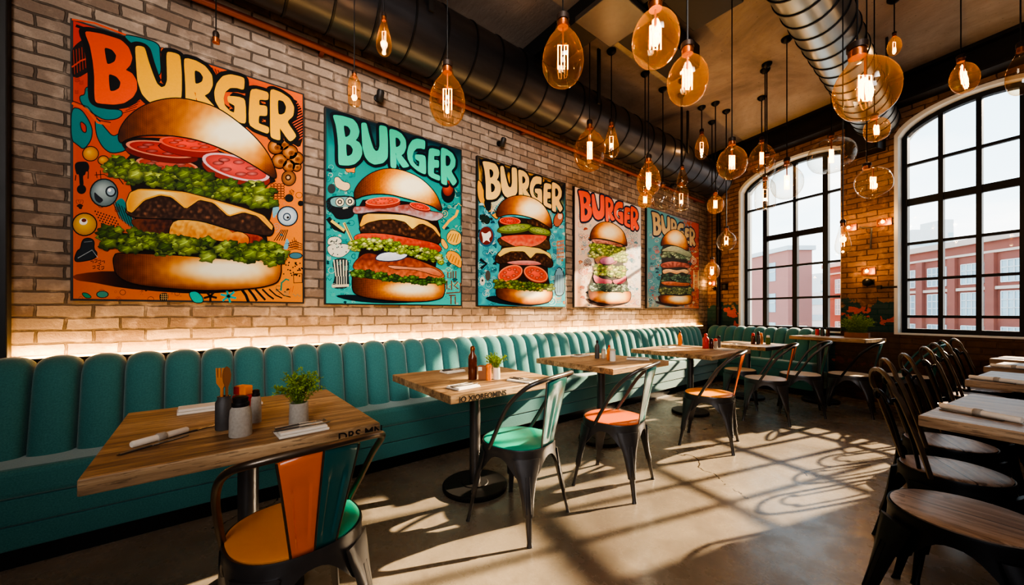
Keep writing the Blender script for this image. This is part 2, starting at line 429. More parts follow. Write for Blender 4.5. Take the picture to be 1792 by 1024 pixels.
# ---------------------------------------------------------------- room shell
def arch_pts(s0, s1, z0, zs, za, c, h, n=28):
    zf = lambda s: zs + (za-zs)*math.sqrt(max(0, 1-((s-c)/h)**2))
    pts = [(s0, z0), (s1, z0)]
    for i in range(n+1):
        s = s1 + (s0-s1)*i/n; pts.append((s, zf(s)))
    return pts, zf
W1, zf1 = arch_pts(.65, 2.07, .90, 3.20, 3.55, 1.5, .86)
W2, zf2 = arch_pts(2.654, 3.906, .915, 3.30, 3.62, 3.28, .64)
def poly_holes(outer, holes):
    vs = [Vector(p) for p in outer]; es = [(i, (i+1) % len(outer)) for i in range(len(outer))]
    for h in holes:
        b = len(vs); vs += [Vector(p) for p in h]; es += [(b+i, b+(i+1) % len(h)) for i in range(len(h))]
    r = delaunay_2d_cdt(vs, es, [], 2, 1e-6); P = np.array([tuple(p) for p in r[0]]); T = [tuple(f) for f in r[2]]
    C = np.array([P[list(f)].mean(0) for f in T]); keep = in_poly(C, np.array(outer))
    for h in holes: keep &= ~in_poly(C, np.array(h))
    return [tuple(p) for p in P], [f for f, k in zip(T, keep) if k]
CEIL = 4.05
m = MB(); v2, f2 = poly_holes([(-.35, 0), (6.3, 0), (6.3, CEIL), (-.35, CEIL)], [W1, W2])
m.add([(s, 0, z) for s, z in v2], f2); m.add([(s, .3, z) for s, z in v2], [f[::-1] for f in f2])
wf = struct(m.build('wall_far', 'brick_warm', loc=FAR0, rz=FARA))
for k, W in enumerate((W1, W2)):
    m = MB(); n = len(W); e = .012
    cxs = sum(p[0] for p in W)/n; czs = sum(p[1] for p in W)/n
    outer = [(p[0]+(.035 if p[0] > cxs else -.035)*(0 if (k == 0 and p[0] > 2.0) else 1), p[1]+(.035 if p[1] > 1.2 else -.02)) for p in W]
    m.rings([[(s, -e, z) for s, z in outer], [(s, -e, z) for s, z in W], [(s, .3, z) for s, z in W]], False, False, smooth=False)
    struct(m.build('trim_%d' % (k+1), 'white_reveal', loc=FAR0, rz=FARA))
m = MB(); m.bx(WALLX-.25, WALLX, -2.3, 7.4, 0, CEIL); struct(m.build('wall_left', 'brick_grey'))
m = MB(); m.bx(-3.45, 2.85, -2.5, -2.3, 0, CEIL); struct(m.build('wall_back', 'brick_plain'))
m = MB(); m.bx(2.6, 2.85, -2.3, 5.95, 0, CEIL); struct(m.build('wall_right', 'brick_grey'))
fp = [(-3.45, -2.5), (2.85, -2.5), (2.85, 6.0), (-3.45, 7.6)]
m = MB(); m.prism(fp, -.12, 0); struct(m.build('floor', 'floor'))
m = MB(); m.prism(fp, CEIL, CEIL+.15); struct(m.build('ceiling', 'ceiling'))
# dark steel beam under the ceiling along the window wall, pillar at the near end of the poster wall
m = MB(); m.bx(-.1, 6.0, -.22, 0, 3.72, 3.76); m.bx(-.1, 6.0, -.13, -.09, 3.76, 4.02); m.bx(-.1, 6.0, -.22, 0, 4.01, CEIL)
struct(m.build('beam', 'dark_iron', loc=FAR0, rz=FARA))
m = MB(); m.bx(WALLX, WALLX+.055, -1.25, -.845, 0, CEIL); struct(m.build('pillar', 'dark_iron', bevel=.006))

# ---------------------------------------------------------------- steel windows
def window(idx, W, zf, vbars, hbars, thick_v, thick_h, label):
    root = bpy.data.objects.new('window_%d' % idx, None); COL.objects.link(root); root.location = FAR0; root.rotation_euler = (0, 0, FARA)
    struct(root); root['label'] = label
    n = len(W); s0 = min(p[0] for p in W); s1 = max(p[0] for p in W); z0 = W[0][1]
    c = Vector(((s0+s1)/2, (z0+2.3)/2+.2)); ins = []
    for p in W:
        q = Vector(p); d = c-q
        ins.append((min(max(q.x, s0+.05), s1-.05), q.y + (.055 if q.y < 1.0 else -.055)))
    m = MB(); ya, yb = .10, .17
    m.rings([[(s, ya, z) for s, z in W], [(s, ya, z) for s, z in ins], [(s, yb, z) for s, z in ins], [(s, yb, z) for s, z in W]], False, False, smooth=False)
    m.build('window_frame', 'frame_black', root)
    for s in vbars:
        s, zb, zt = s if isinstance(s, tuple) else (s, z0, None); zb = max(zb, z0)
        w = .066 if s in thick_v else .042
        m = MB(); m.bx(s-w/2, s+w/2, .105, .165, zb+.02, (zf(s) if zt is None else zt)-.02); m.build('glazing_bar', 'frame_black', root)
    for z, a, b in hbars:
        w = .085 if z in thick_h else .032
        m = MB(); m.bx(max(a, s0)+.02, min(b, s1)-.02, .112, .158, z-w/2, z+w/2); m.build('transom' if z in thick_h else 'glazing_bar', 'frame_black', root)
    m = MB(); m.add([(s, .135, z) for s, z in W], [tuple(range(n))]); m.build('pane', 'pane_glass', root)
    return root
window(1, W1, zf1, [.985, (1.43, 2.38, None), 1.835, (1.432, .9, 2.38)],
       [(2.93, 0, 9), (2.40, .95, 1.87), (1.91, 0, 9), (1.40, 0, 9)], (.985, 1.835, 1.432), (2.40,),
       'tall arched steel window behind the far dining tables')
window(2, W2, zf2, [2.985, 3.276, 3.57], [(3.02, 0, 9), (2.55, 0, 9), (2.03, 0, 9), (1.58, 0, 9), (1.12, 0, 9)], (), (2.55,),
       'wide arched steel window at the right')

# ---------------------------------------------------------------- the street outside
def ext_root(name, label, Xc, Yc, dX, dY, cat='building'):
    p = _w(Xc, Yc, 0); q = _w(dX, dY, 0)
    return thing(name, label, cat, p, math.atan2(q.y, q.x))
# long red brick block: local x runs along the facade towards us, y into the building
b1 = ext_root('brick_building', 'red brick block with pilasters and gridded windows outside the right window', 31.65, 30, .1246, 1)
m = MB(); m.bx(-16, 9, -9, 0, -4, 5.9); m.build('wall', 'ext_brick', b1)
m = MB(); m.bx(-16.1, 9.1, -9, .25, 5.75, 6.15); m.bx(-16.1, 9.1, -9, .12, 5.0, 5.16); m.build('cornice', 'ext_stone', b1)
m = MB(); m.bx(-16.1, 9.1, -.1, .15, 3.0-.35, 3.0-.15)
m.build('string_course', 'ext_stone', b1)
for k in range(10):
    x = -15.6+2.35*k
    m = MB(); m.bx(x-.25, x+.25, -.1, .22, -4, 5.0); m.build('pilaster', 'ext_brick', b1)
    for z0, z1 in ((3.1, 4.45), (.95, 2.5), (-1.3, .25)):
        m = MB(); cx = x+1.175; w = .68
        m.bx(cx-w, cx+w, -.02, .03, z0, z1, 1)
        for q in range(5): m.bx(cx-w+q*w/2-.025, cx-w+q*w/2+.025, 0, .07, z0, z1)
        for q in range(4): zz = z0+(z1-z0)*q/3; m.bx(cx-w, cx+w, 0, .07, zz-.03, zz+.03)
        m.build('window', ['ext_pale', 'ext_glass'], b1)
b2 = ext_root('brick_building', 'pale red brick house seen low through the left arched window', 25.35, 34.1, 0, 1)
m = MB(); m.bx(0, 22, -2.2, 0, -4, 7.0); m.build('wall', 'ext_hazy_red', b2)
m = MB(); m.bx(-.2, 22, -2.4, .2, 6.9, 7.3); m.build('cornice', 'ext_pale', b2)
for k in range(5):
    for z0 in (4.2, 1.2, -1.6):
        x = 1.6+k*3.6
        m = MB(); m.bx(x, x+1.7, -.03, .04, z0, z0+1.8, 1); m.bx(x+.8, x+.9, 0, .08, z0, z0+1.8); m.bx(x, x+1.7, 0, .08, z0+.85, z0+.95)
        m.build('window', ['ext_pale', 'ext_glass'], b2)
def pale_block(label, px, py_top, w_px, Y, rows):
    p = at_depth(px, py_top, Y); w = w_px*Y/F; h = p.z+4
    r = ext_root('apartment_building', label, (px-CX)/F*Y, Y, 1, 0)
    m = MB(); m.bx(-w/2, w/2, 0, 6, -4, p.z); m.build('wall', 'ext_pale', r)
    for k in range(rows):
        z = p.z-.12*h-(h*.8)*k/rows
        m = MB(); m.bx(-w*.46, w*.46, -.08, 0, z-h*.2/rows*1.4, z); m.build('window_band', 'ext_glass', r)
pale_block('pale low block with window bands seen between the window posts', 1425, 512, 100, 50, 3)
pale_block('pale tower far off above the brick roof, the wider one', 1628, 402, 62, 95, 7)
pale_block('slim pale tower far off above the brick roof', 1660, 384, 18, 105, 8)
pale_block('hazy pale block beside the brick house', 1455, 478, 40, 80, 5)
tr = ext_root('roof_terrace', 'pale roof terrace with railing just outside the left window', 9.6, 14, .6, .8, 'terrace')
m = MB(); m.bx(-9, 12, -1.5, 5, -4, .35); m.build('slab', 'ext_pale', tr)
m = MB(); m.bx(-9, 12, 4.9, 5.0, .80, .86); m.bx(-9, 12, 4.9, 5.0, .55, .58)
for k in range(22): m.bx(-9+k, -8.95+k, 4.9, 5.0, .35, .84)
m.build('railing', 'ext_glass', tr)
gp = _w(20, 30, -4)
m = MB(); m.bx(-90, 90, 8.2, 170, -4.1, -4.0); struct(m.build('ground', 'ext_stone'))

# ---------------------------------------------------------------- ducts and ceiling steel
def duct(name, label, x, z, r, y0, y1, step, mat, rings_dark):
    root = thing(name, label, 'air duct', (x, (y0+y1)/2, z-r))
    c = (y0+y1)/2; prof = [(r, y0)]; R = Matrix.Rotation(-PI/2, 3, 'X')
    m = MB(); m.lathe([(r*.2, y0-c), (r, y0-c), (r, y1-c), (r*.2, y1-c)], (0, 0, r), 40, 0, True, M3=R)
    m.build('duct_body', mat, root, sharp=50)
    m = MB(); y = y0+.1
    while y < y1:
        m.lathe([(r, y-.009-c), (r+.008, y-.006-c), (r+.008, y+.006-c), (r, y+.009-c)], (0, 0, r), 40, 0, True, M3=R); y += step
    m.build('seam', rings_dark, root)
    return root
def bracket(root, x, z, r, ys):
    for y in ys:
        h = CEIL - z
        for s_ in (-1, 1):
            m = MB(); m.bx(s_*(r+.01)-.01, s_*(r+.01)+.01, y-.02, y+.02, r, r+h-.002); m.build('hanger', 'dark_iron', root)
d1 = duct('spiral_duct', 'large black ribbed duct running along the top of the poster wall', -2.86, 3.45, .27, -1.9, 6.85, .27, 'duct', 'black_metal')
bracket(d1, -2.86, 3.45, .27, (-3.2, -1.2, .8, 2.8))
d2 = duct('spiral_duct', 'silver ribbed duct running to the window wall at upper right', -.80, 3.60, .20, .3, 6.70, .20, 'duct_pale', 'black_metal')
bracket(d2, -.8, 3.6, .2, (-2.0, 0, 2.0))
m = MB(); m.tube([(-3.13, -1.8, 3.19), (-3.13, 7.0, 3.19)], .024, 10)
for k in range(9): m.box((-3.165, -1.4+k*1.02, 3.19), (.07, .03, .055))
tag(m.build('orange_lit_pipe', 'orange_lit'), 'thin pipe coloured as if lit orange on the brick under the black duct', 'pipe')  # pipe whose colour carries the orange light along the duct
cb = thing('ceiling_steelwork', 'dark crossing steel channels and plate under the ceiling', 'steelwork', (-2, 2.66, 3.76))
m = MB(); m.bx(-1.19, 1.0, -.15, .15, 0, .05); m.bx(-1.19, 1.0, -.04, .04, .05, .285); m.build('channel', 'dark_iron', cb)
m = MB(); m.bx(-.15, .17, .15, 1.35, 0, .24); m.build('channel', 'dark_iron', cb, bevel=.01)
m = MB(); m.bx(-.2, .24, -.2, .30, -.05, .0); m.build('joint_plate', 'gunmetal', cb, bevel=.008)
m = MB(); m.bx(.30, .74, .36, .92, .10, .285); m.build('service_box', 'dark_iron', cb, bevel=.01)
# ---------------------------------------------------------------- banquettes
def channel_mb(w, n=9):
    prof = []                                   # (x, z, bulge weight) from seat up and over the top to the wall
    for z in np.linspace(.42, .78, 7): prof.append((.27-.09*(z-.42)/.4, z, 1.0))
    for a in np.linspace(0, PI*.62, 9)[1:]:
        prof.append((.105+.075*math.cos(a), .80+.085*math.sin(a), 1.0))
    P = [Vector((x, 0, z)) for x, z, _ in prof]; rows = []
    for i, p in enumerate(P):
        tn = (P[min(i+1, len(P)-1)]-P[max(i-1, 0)]).normalized(); nrm = Vector((tn.z, 0, -tn.x))
        row = []
        for j in range(2*n+1):
            tt = (j-n)/n; b = .055*(max(0, 1-abs(tt)**2.4))**.55 - .012*(abs(tt) > .999)
            row.append(p + nrm*b + Vector((0, tt*w/2, 0)))
        rows.append(row)
    m = MB(); m.rings(rows, False, False, smooth=True, closed=False); return m
def banquette(label, L0, L1, w, loc, rz):
    root = thing('banquette', label, 'bench', loc, rz)
    m = MB(); m.bx(.16, .50, L0, L1, .325, .462); m.build('seat_cushion', 'velvet', root, bevel=.028, seg=3)
    m = MB(); m.bx(.062, .485, L0, L1, .205, .326); m.build('base_panel', 'velvet', root, bevel=.008)
    m = MB(); m.bx(.062, .478, L0, L1, .09, .2); m.build('base_panel', 'velvet', root, bevel=.008)
    m = MB(); m.bx(.062, .45, L0, L1, 0.0, .09); m.build('plinth', 'black_metal', root)
    m = MB(); m.bx(.06, .10, L0, L1, .09, .85); m.build('back_board', 'velvet', root)
    n = int(round((L1-L0)/w)); w = (L1-L0)/n; me = None
    for k in range(n):
        if me is None:
            o = channel_mb(w).build('back_channel', 'velvet', root, sharp=70); me = o.data
        else:
            o = bpy.data.objects.new('back_channel', me); COL.objects.link(o); o.parent = root
        o.location = (0, L0+(k+.5)*w, 0)
    return root
bq = banquette('long teal channel-tufted banquette along the poster wall', -1.9, 6.58, .166, (-3.2, 0, 0), 0)
q = far(.02, 0)
bq2 = banquette('short teal channel-tufted banquette under the left arched window', .16, 1.95, .166, FAR0, FARA-PI/2)
# warm light strip on the wall just above the long banquette
ls = thing('light_strip', 'warm glowing light strip along the brick above the banquette back', 'light strip', (-3.2, 2.9, .905))
m = MB(); m.bx(.002, .016, -3.74, 4.2, 0, .014); m.build('channel', 'dark_iron', ls)
m = MB(); m.bx(.003, .015, -3.73, 4.19, .0142, .026); m.build('diffuser', 'led', ls)
lamp('light_strip_glow', 'AREA', (-3.2+.035, 2.9, .93), 62, (1, .56, .18), (0, PI-.2, 0), shape='RECTANGLE', size=.02, size_y=7.9)

# ---------------------------------------------------------------- pedestal tables
def table(label, loc, rz, dx, dy, wood_mat, top_z=.74, pole_off=(0, 0), text=None, base_r=.2, group=None):
    root = thing('dining_table', label, 'table', loc, rz, group)
    m = MB(); m.bx(-dx/2, dx/2, -dy/2, dy/2, top_z-.045, top_z); m.build('tabletop', wood_mat, root, bevel=.004)
    px, py = pole_off
    m = MB(); m.lathe([(.036, .032), (.036, top_z-.05)], (px, py, 0), 20); m.build('pole', 'gunmetal', root)
    m = MB(); m.bx(px-.16, px+.16, py-.03, py+.03, top_z-.058, top_z-.046); m.bx(px-.03, px+.03, py-.16, py+.16, top_z-.058, top_z-.046); m.build('top_bracket', 'dark_iron', root)
    m = MB(); m.lathe([(base_r*.99, 0), (base_r, .006), (base_r, .026), (base_r*.97, .032), (.09, .033), (.085, .037), (.037, .038)], (px, py, 0), 48); m.build('base', 'dark_iron', root, sharp=30)
    if text:
        txt, size, y0 = text; vs, fs = text_mesh(txt, size)
        m = MB(); m.add([(dx/2+.0008+v.z, y0+v.x, top_z-.041+v.y) for v in vs], fs); m.build('burnt_lettering', 'ink', root)
    return root
T1 = table('wooden dining table nearest the camera with cutlery jar and potted plant on it', (-1.86, .105, 0), math.radians(1), .83, .78, 'oak', text=('DRS MN', .045, .235))
T2 = table('wooden dining table in front of the banquette, second from the camera', (-2.1, 1.36, 0), math.radians(-1), .84, .82, 'oak', text=('IO XIOREOMINS', .042, -.36), base_r=.215)
T3 = table('wooden dining table in front of the banquette, third from the camera', (-2.15, 2.76, 0), 0, .86, .82, 'oak')
T4 = table('wooden dining table holding red ketchup bottles, fourth along the banquette', (-2.09, 4.33, 0), 0, .92, 1.0, 'oak')
T5 = table('wooden dining table by the left arched window, fifth along the banquette', (-1.97, 5.72, 0), FARA*.5, .8, .8, 'oak')
T6 = table('tall wooden table with a bushy plant beside the brick pier', (-1.13, 6.17, 0), FARA+PI/2, .5, .80, 'oak', top_z=.86, pole_off=(0, .16))
RT = []
for (x0, y0, dx, dy, a, lab) in ((-.155, 2.30, .9, .84, -9, 'wooden dining table nearest on the right edge above the wood-topped stool'),
                                 (-.05, 3.76, .9, .72, -9, 'second wooden dining table along the right edge'),
                                 (.03, 4.78, .8, .60, -11, 'third wooden dining table along the right edge'),
                                 (.07, 5.66, .75, .50, -13, 'wooden dining table farthest back on the right, against the window sill')):
    a = math.radians(a); c = Vector((x0, y0, 0)) + Matrix.Rotation(a, 3, 'Z') @ Vector((dx/2, dy/2, 0))
    RT.append(table(lab, c, a, dx, dy, 'oak_pale', pole_off=(.22, 0)))

# ---------------------------------------------------------------- chairs
def sup(th, r, e=2.6):
    c, s_ = math.cos(th), math.sin(th); k = (abs(c)**e+abs(s_)**e)**(-1/e)
    return r*k*c, r*k*s_
def seat_parts(root, r, seat_mats, zt=.455, fl=.205, metal='gunmetal', rim=True, rnd=2.3):
    N = 64
    # pressed-steel seat frame whose skirt arches between the legs
    m = MB(); R_ = []
    for (rr, zf_) in ((r*.9, lambda th: zt-.012), (r, lambda th: zt-.004), (r*1.012, lambda th: zt-.014), (r*1.0, lambda th: zt-.03)):
        R_.append([(*sup(2*PI*k/N, rr, rnd), zf_(2*PI*k/N)) for k in range(N)])
    for f in (.5, 1.0):
        ring = []
        for k in range(N):
            th = 2*PI*k/N; g = abs(math.sin(2*th))**2.6; zb = zt-.055-.125*g
            z = (zt-.03)+(zb-(zt-.03))*f; x, y = sup(th, r*(1.0+.10*f*g), rnd); ring.append((x, y, z))
        R_.append(ring)
    inner = [(x*.975, y*.975, z+.001) for x, y, z in R_[-1]]; R_.append(inner)
    R_.append([(*sup(2*PI*k/N, r*.95, rnd), zt-.03) for k in range(N)])
    m.rings(R_, False, False, smooth=True); m.build('seat_frame', metal, root, sharp=50)
    for sx in (-1, 1):
        for sy in (-1, 1):
            d = Vector((sx, sy, 0)).normalized(); t_ = Vector((-d.y, d.x, 0)); rr = []
            top = r*1.06
            for z, w, th in ((zt-.05, .075, .012), (zt-.10, .066, .015), (zt-.17, .046, .018), (zt-.24, .034, .018), (.135, .027, .016), (.13, .018, .013), (.02, .013, .012), (.0, .016, .014)):
                f = (zt-z)/zt; c = d*(top*.93+(fl*1.414-top*.93)*f**1.15)
                rr.append([c + t_*(w*math.cos(a)) + d*(th*max(-.35, math.sin(a))) + Vector((0, 0, z)) for a in [2*PI*q/12 for q in range(12)]])
            m = MB(); m.rings(rr, True, True, smooth=True)
            for s_ in (-1, 1):
                pts = []
                for z in (zt-.13, .24, .15):
                    f = (zt-z)/zt; pts.append(d*(top*.93+(fl*1.414-top*.93)*f**1.15+.0155)+t_*s_*.011+Vector((0, 0, z)))
                m.tube(pts, .003, 6)
            m.build('leg', metal, root, sharp=60)
    for mat, a0, a1, lab in seat_mats:
        m = MB(); K = 40; full = abs(a1-a0) > 6.2
        angs = [a0+(a1-a0)*k/K for k in range(K + (0 if full else 1))]
        out = [(*sup(a, r*.965, rnd), zt-.002) for a in angs]; inn = [(*sup(a, r*.90, rnd), zt+.002) for a in angs]; bot = [(*sup(a, r*.95, rnd), zt-.011) for a in angs]
        mid = [(*sup(a, r*.6, rnd), zt) for a in angs]
        if full: m.rings([bot, out, inn, mid], True, True, smooth=True)
        else: m.rings([bot, out, inn, mid], True, True, smooth=True)
        m.build('seat', mat, root, sharp=40, label=lab)
def splat(root, mat, u0, u1, label=None, hs=1.0):
    """pressed back panel between fractions u0..u1 of the back width, from the seat edge up to the hoop"""
    NU, NV = 14, 14; rows = []
    for j in range(NV+1):
        v = j/NV; row = []
        hw = .062+.05*v; zc = .445+.385*v*hs
        for i in range(NU+1):
            u = u0+(u1-u0)*i/NU; x = (u*2-1)*hw
            y = .192+.085*v**1.1-.03*(x/.115)**2*(.4+.6*v)
            inset = .006 if (.13 < abs(u-.5)*1.0 < .36 and .08 < v < .72) else 0
            row.append((x, y-inset, zc-.02*v*(x/.112)**2))
        rows.append(row)
    m = MB(); m.rings(rows, False, False, smooth=True, closed=False)
    o = m.build('splat', mat, root, sharp=35, label=label)
    s = o.modifiers.new('thick', 'SOLIDIFY'); s.thickness = .004; s.offset = 0
    return o
def splat_edges(root, us, mat, hs=1.0):
    m = MB()
    for u in us:
        pts = []
        for j in range(9):
            v = j/8; hw = .062+.05*v; x = (u*2-1)*hw; y = .192+.085*v**1.1-.03*(x/.115)**2*(.4+.6*v)
            pts.append((x, y, .445+.385*v*hs-.02*v*(x/.112)**2))
        m.tube(pts, .0042, 6)
    m.build('splat_rib', mat, root)
def armed_chair(label, loc, rz, seats, backs, hoop='gunmetal', group=None, rib='gunmetal', wide=1.0, hs=1.0):
    root = thing('metal_chair', label, 'chair', loc, rz, group)
    seat_parts(root, .2, seats)
    h = [(.197*wide, -.06, .435), (.215*wide, .0, .54), (.232*wide, .09, .69), (.222*wide, .19, .79), (.16*wide, .255, .828), (0, .28, .838)]
    h = [(x, y, .435+(z-.435)*hs) for x, y, z in h]; h = h + [(-x, y, z) for x, y, z in h[-2::-1]]
    m = MB(); m.tube(catmull(h, 7), .0115, 10); m.build('hoop', hoop, root)
    for b in backs: splat(root, *b, hs=hs)
    splat_edges(root, sorted({b[1] for b in backs} | {b[2] for b in backs}), rib, hs)
    return root
TAU = 2*PI
def back_to(deg): return math.radians(deg-90)
armed_chair('orange and teal two-tone metal chair at the nearest table', (-1.445, .215, 0), back_to(6),
            [('turquoise_paint', PI/2-.12, PI*1.5-.12, 'turquoise half of the seat'), ('amber_paint', -PI/2-.12, PI/2-.12, 'orange half of the seat')],
            [('teal_paint', 0, .5, 'teal half of the back panel'), ('orange_paint', .5, 1, 'orange half of the back panel')], hoop='worn_metal', rib='worn_metal', wide=.97, hs=.87)
C2 = armed_chair('metal chair with bright turquoise seat and teal back panel', (-1.645, 1.365, 0), back_to(16),
            [('turquoise_paint', 0, TAU, 'turquoise seat')], [('teal_paint', 0, 1, 'teal back panel')])
armed_chair('metal chair with orange seat and teal back panel', (-1.565, 2.15, 0), back_to(16),
            [('orange_paint', 0, TAU, 'orange seat')], [('teal_paint', 0, 1, 'teal back panel')])
armed_chair('metal chair with amber seat and orange back panel', (-1.50, 3.46, 0), back_to(16),
            [('amber_paint', 0, TAU, 'amber seat')], [('orange_paint', 0, 1, 'orange back panel')])
armed_chair('metal chair with pale wooden seat and orange back panel', (-1.45, 4.72, 0), back_to(18),
            [('pale_wood', 0, TAU, 'pale wooden seat')], [('orange_paint', 0, 1, 'orange back panel')])
armed_chair('metal chair with pale seat and teal back, right of the pale-seated orange one', (-1.30, 5.38, 0), back_to(18),
            [('pale_wood', 0, TAU, 'pale seat')], [('teal_paint', 0, 1, 'teal back panel')])
armed_chair('dark teal chair at the tall table, the one farther left', (-.93, 5.80, 0), back_to(5),
            [('pale_wood', 0, TAU, 'pale seat')], [('teal_paint', 0, 1, 'teal back panel')], hoop='dark_iron')
armed_chair('glossy teal chair at the end of the tall table below the brick pier', (-.49, 6.12, 0), back_to(10),
            [('pale_wood', 0, TAU, 'pale seat')], [('teal_paint', 0, 1, 'teal back panel')], hoop='teal_paint', rib='teal_paint')
def stool(label, loc, rz, seat, r=.185, fl=.235, zt=.46, metal='black_metal'):
    root = thing('stool', label, 'stool', loc, rz); seat_parts(root, r, [(seat, 0, TAU, None)], zt, fl, metal, rnd=2.0); return root
stool('low pale-topped stool between the banquette table and the orange-backed chair', (-1.86, 5.15, 0), .3, 'pale_wood', .175, .18, .46, 'gunmetal')
stool('wood-topped black stool in the near right corner', (-.02, 2.07, 0), math.radians(-8), 'seat_wood', .20, .24)
def hoop_chair(label, loc, rz, group=None):
    root = thing('hoop_back_chair', label, 'chair', loc, rz, group)
    seat_parts(root, .175, [('seat_wood', 0, TAU, 'round wooden seat')], .46, .2, 'black_metal', rnd=2.0)
    for name, s, top, rad in (('back_hoop', 1.0, .90, .0105), ('inner_hoop', .56, .84, .0075)):
        pts = [(.125*s, .12+.03*(1-s), .44), (.135*s, .165, .60), (.13*s, .215, .76)]
        for a in np.linspace(0, PI, 9): pts.append((.122*s*math.cos(a), .235+.02*math.sin(a), .80*(1)-(.9-top)+.09*s*math.sin(a)+.005))
        pts += [(-.13*s, .215, .76), (-.135*s, .165, .60), (-.125*s, .12+.03*(1-s), .44)]
        m = MB(); m.tube(catmull(pts, 5), rad, 8); m.build(name, 'worn_metal' if s == 1 else 'black_metal', root)
    return root
hc0 = hoop_chair('hoop-back chair with wooden seat tucked under the nearest right table', (-.07, 2.62, 0), back_to(205))
for (x, y, lab) in ((-.10, 3.16, 'second hoop-back chair along the right tables'),
                    (-.06, 3.62, 'third hoop-back chair along the right tables'),
                    (-.02, 4.45, 'fourth hoop-back chair along the right tables'),
                    (.0, 5.08, 'fifth hoop-back chair along the right tables'),
                    (.03, 5.58, 'sixth hoop-back chair along the right tables'),
                    (.09, 6.07, 'hoop-back chair farthest back, against the window wall')):
    dup(hc0, (x, y, 0), back_to(200), lab)
# ---------------------------------------------------------------- painted poster canvases
POST_X = WALLX + .032                      # front face of the canvases
class Zoom:                                # traces of the artwork are kept in crop pixels of the measured photo and mapped to the canvas plane
    def __init__(s, x0, y0, k): s.a = (x0, y0, k)
    def __call__(s, p):
        q = at_x(s.a[0]+p[0]/s.a[2], s.a[1]+p[1]/s.a[2], POST_X); return (q.y, q.z)
def chaikin(P, n=1, r=.22):
    P = [tuple(map(float, p)) for p in P]
    for _ in range(n):
        Q = []
        for i in range(len(P)):
            a, b = P[i], P[(i+1) % len(P)]
            Q += [(a[0]*(1-r)+b[0]*r, a[1]*(1-r)+b[1]*r), (a[0]*r+b[0]*(1-r), a[1]*r+b[1]*(1-r))]
        P = Q
    return P
def smooth2(P, n=5): return [(v.x, v.y) for v in catmull([(p[0], p[1], 0) for p in P], n, True)]
def grow(P, d):
    A = sum(P[i][0]*P[(i+1) % len(P)][1]-P[(i+1) % len(P)][0]*P[i][1] for i in range(len(P)))
    sg = 1 if A > 0 else -1; out = []; n = len(P)
    for i in range(n):
        ax, ay = P[i-1]; bx, by = P[i]; cx, cy = P[(i+1) % n]
        n1 = Vector((by-ay, ax-bx)); n2 = Vector((cy-by, bx-cx))
        if n1.length > 0: n1.normalize()
        if n2.length > 0: n2.normalize()
        nn = n1+n2
        if nn.length < 1e-6: nn = n1
        nn.normalize(); out.append((bx+nn.x*d*sg, by+nn.y*d*sg))
    return out
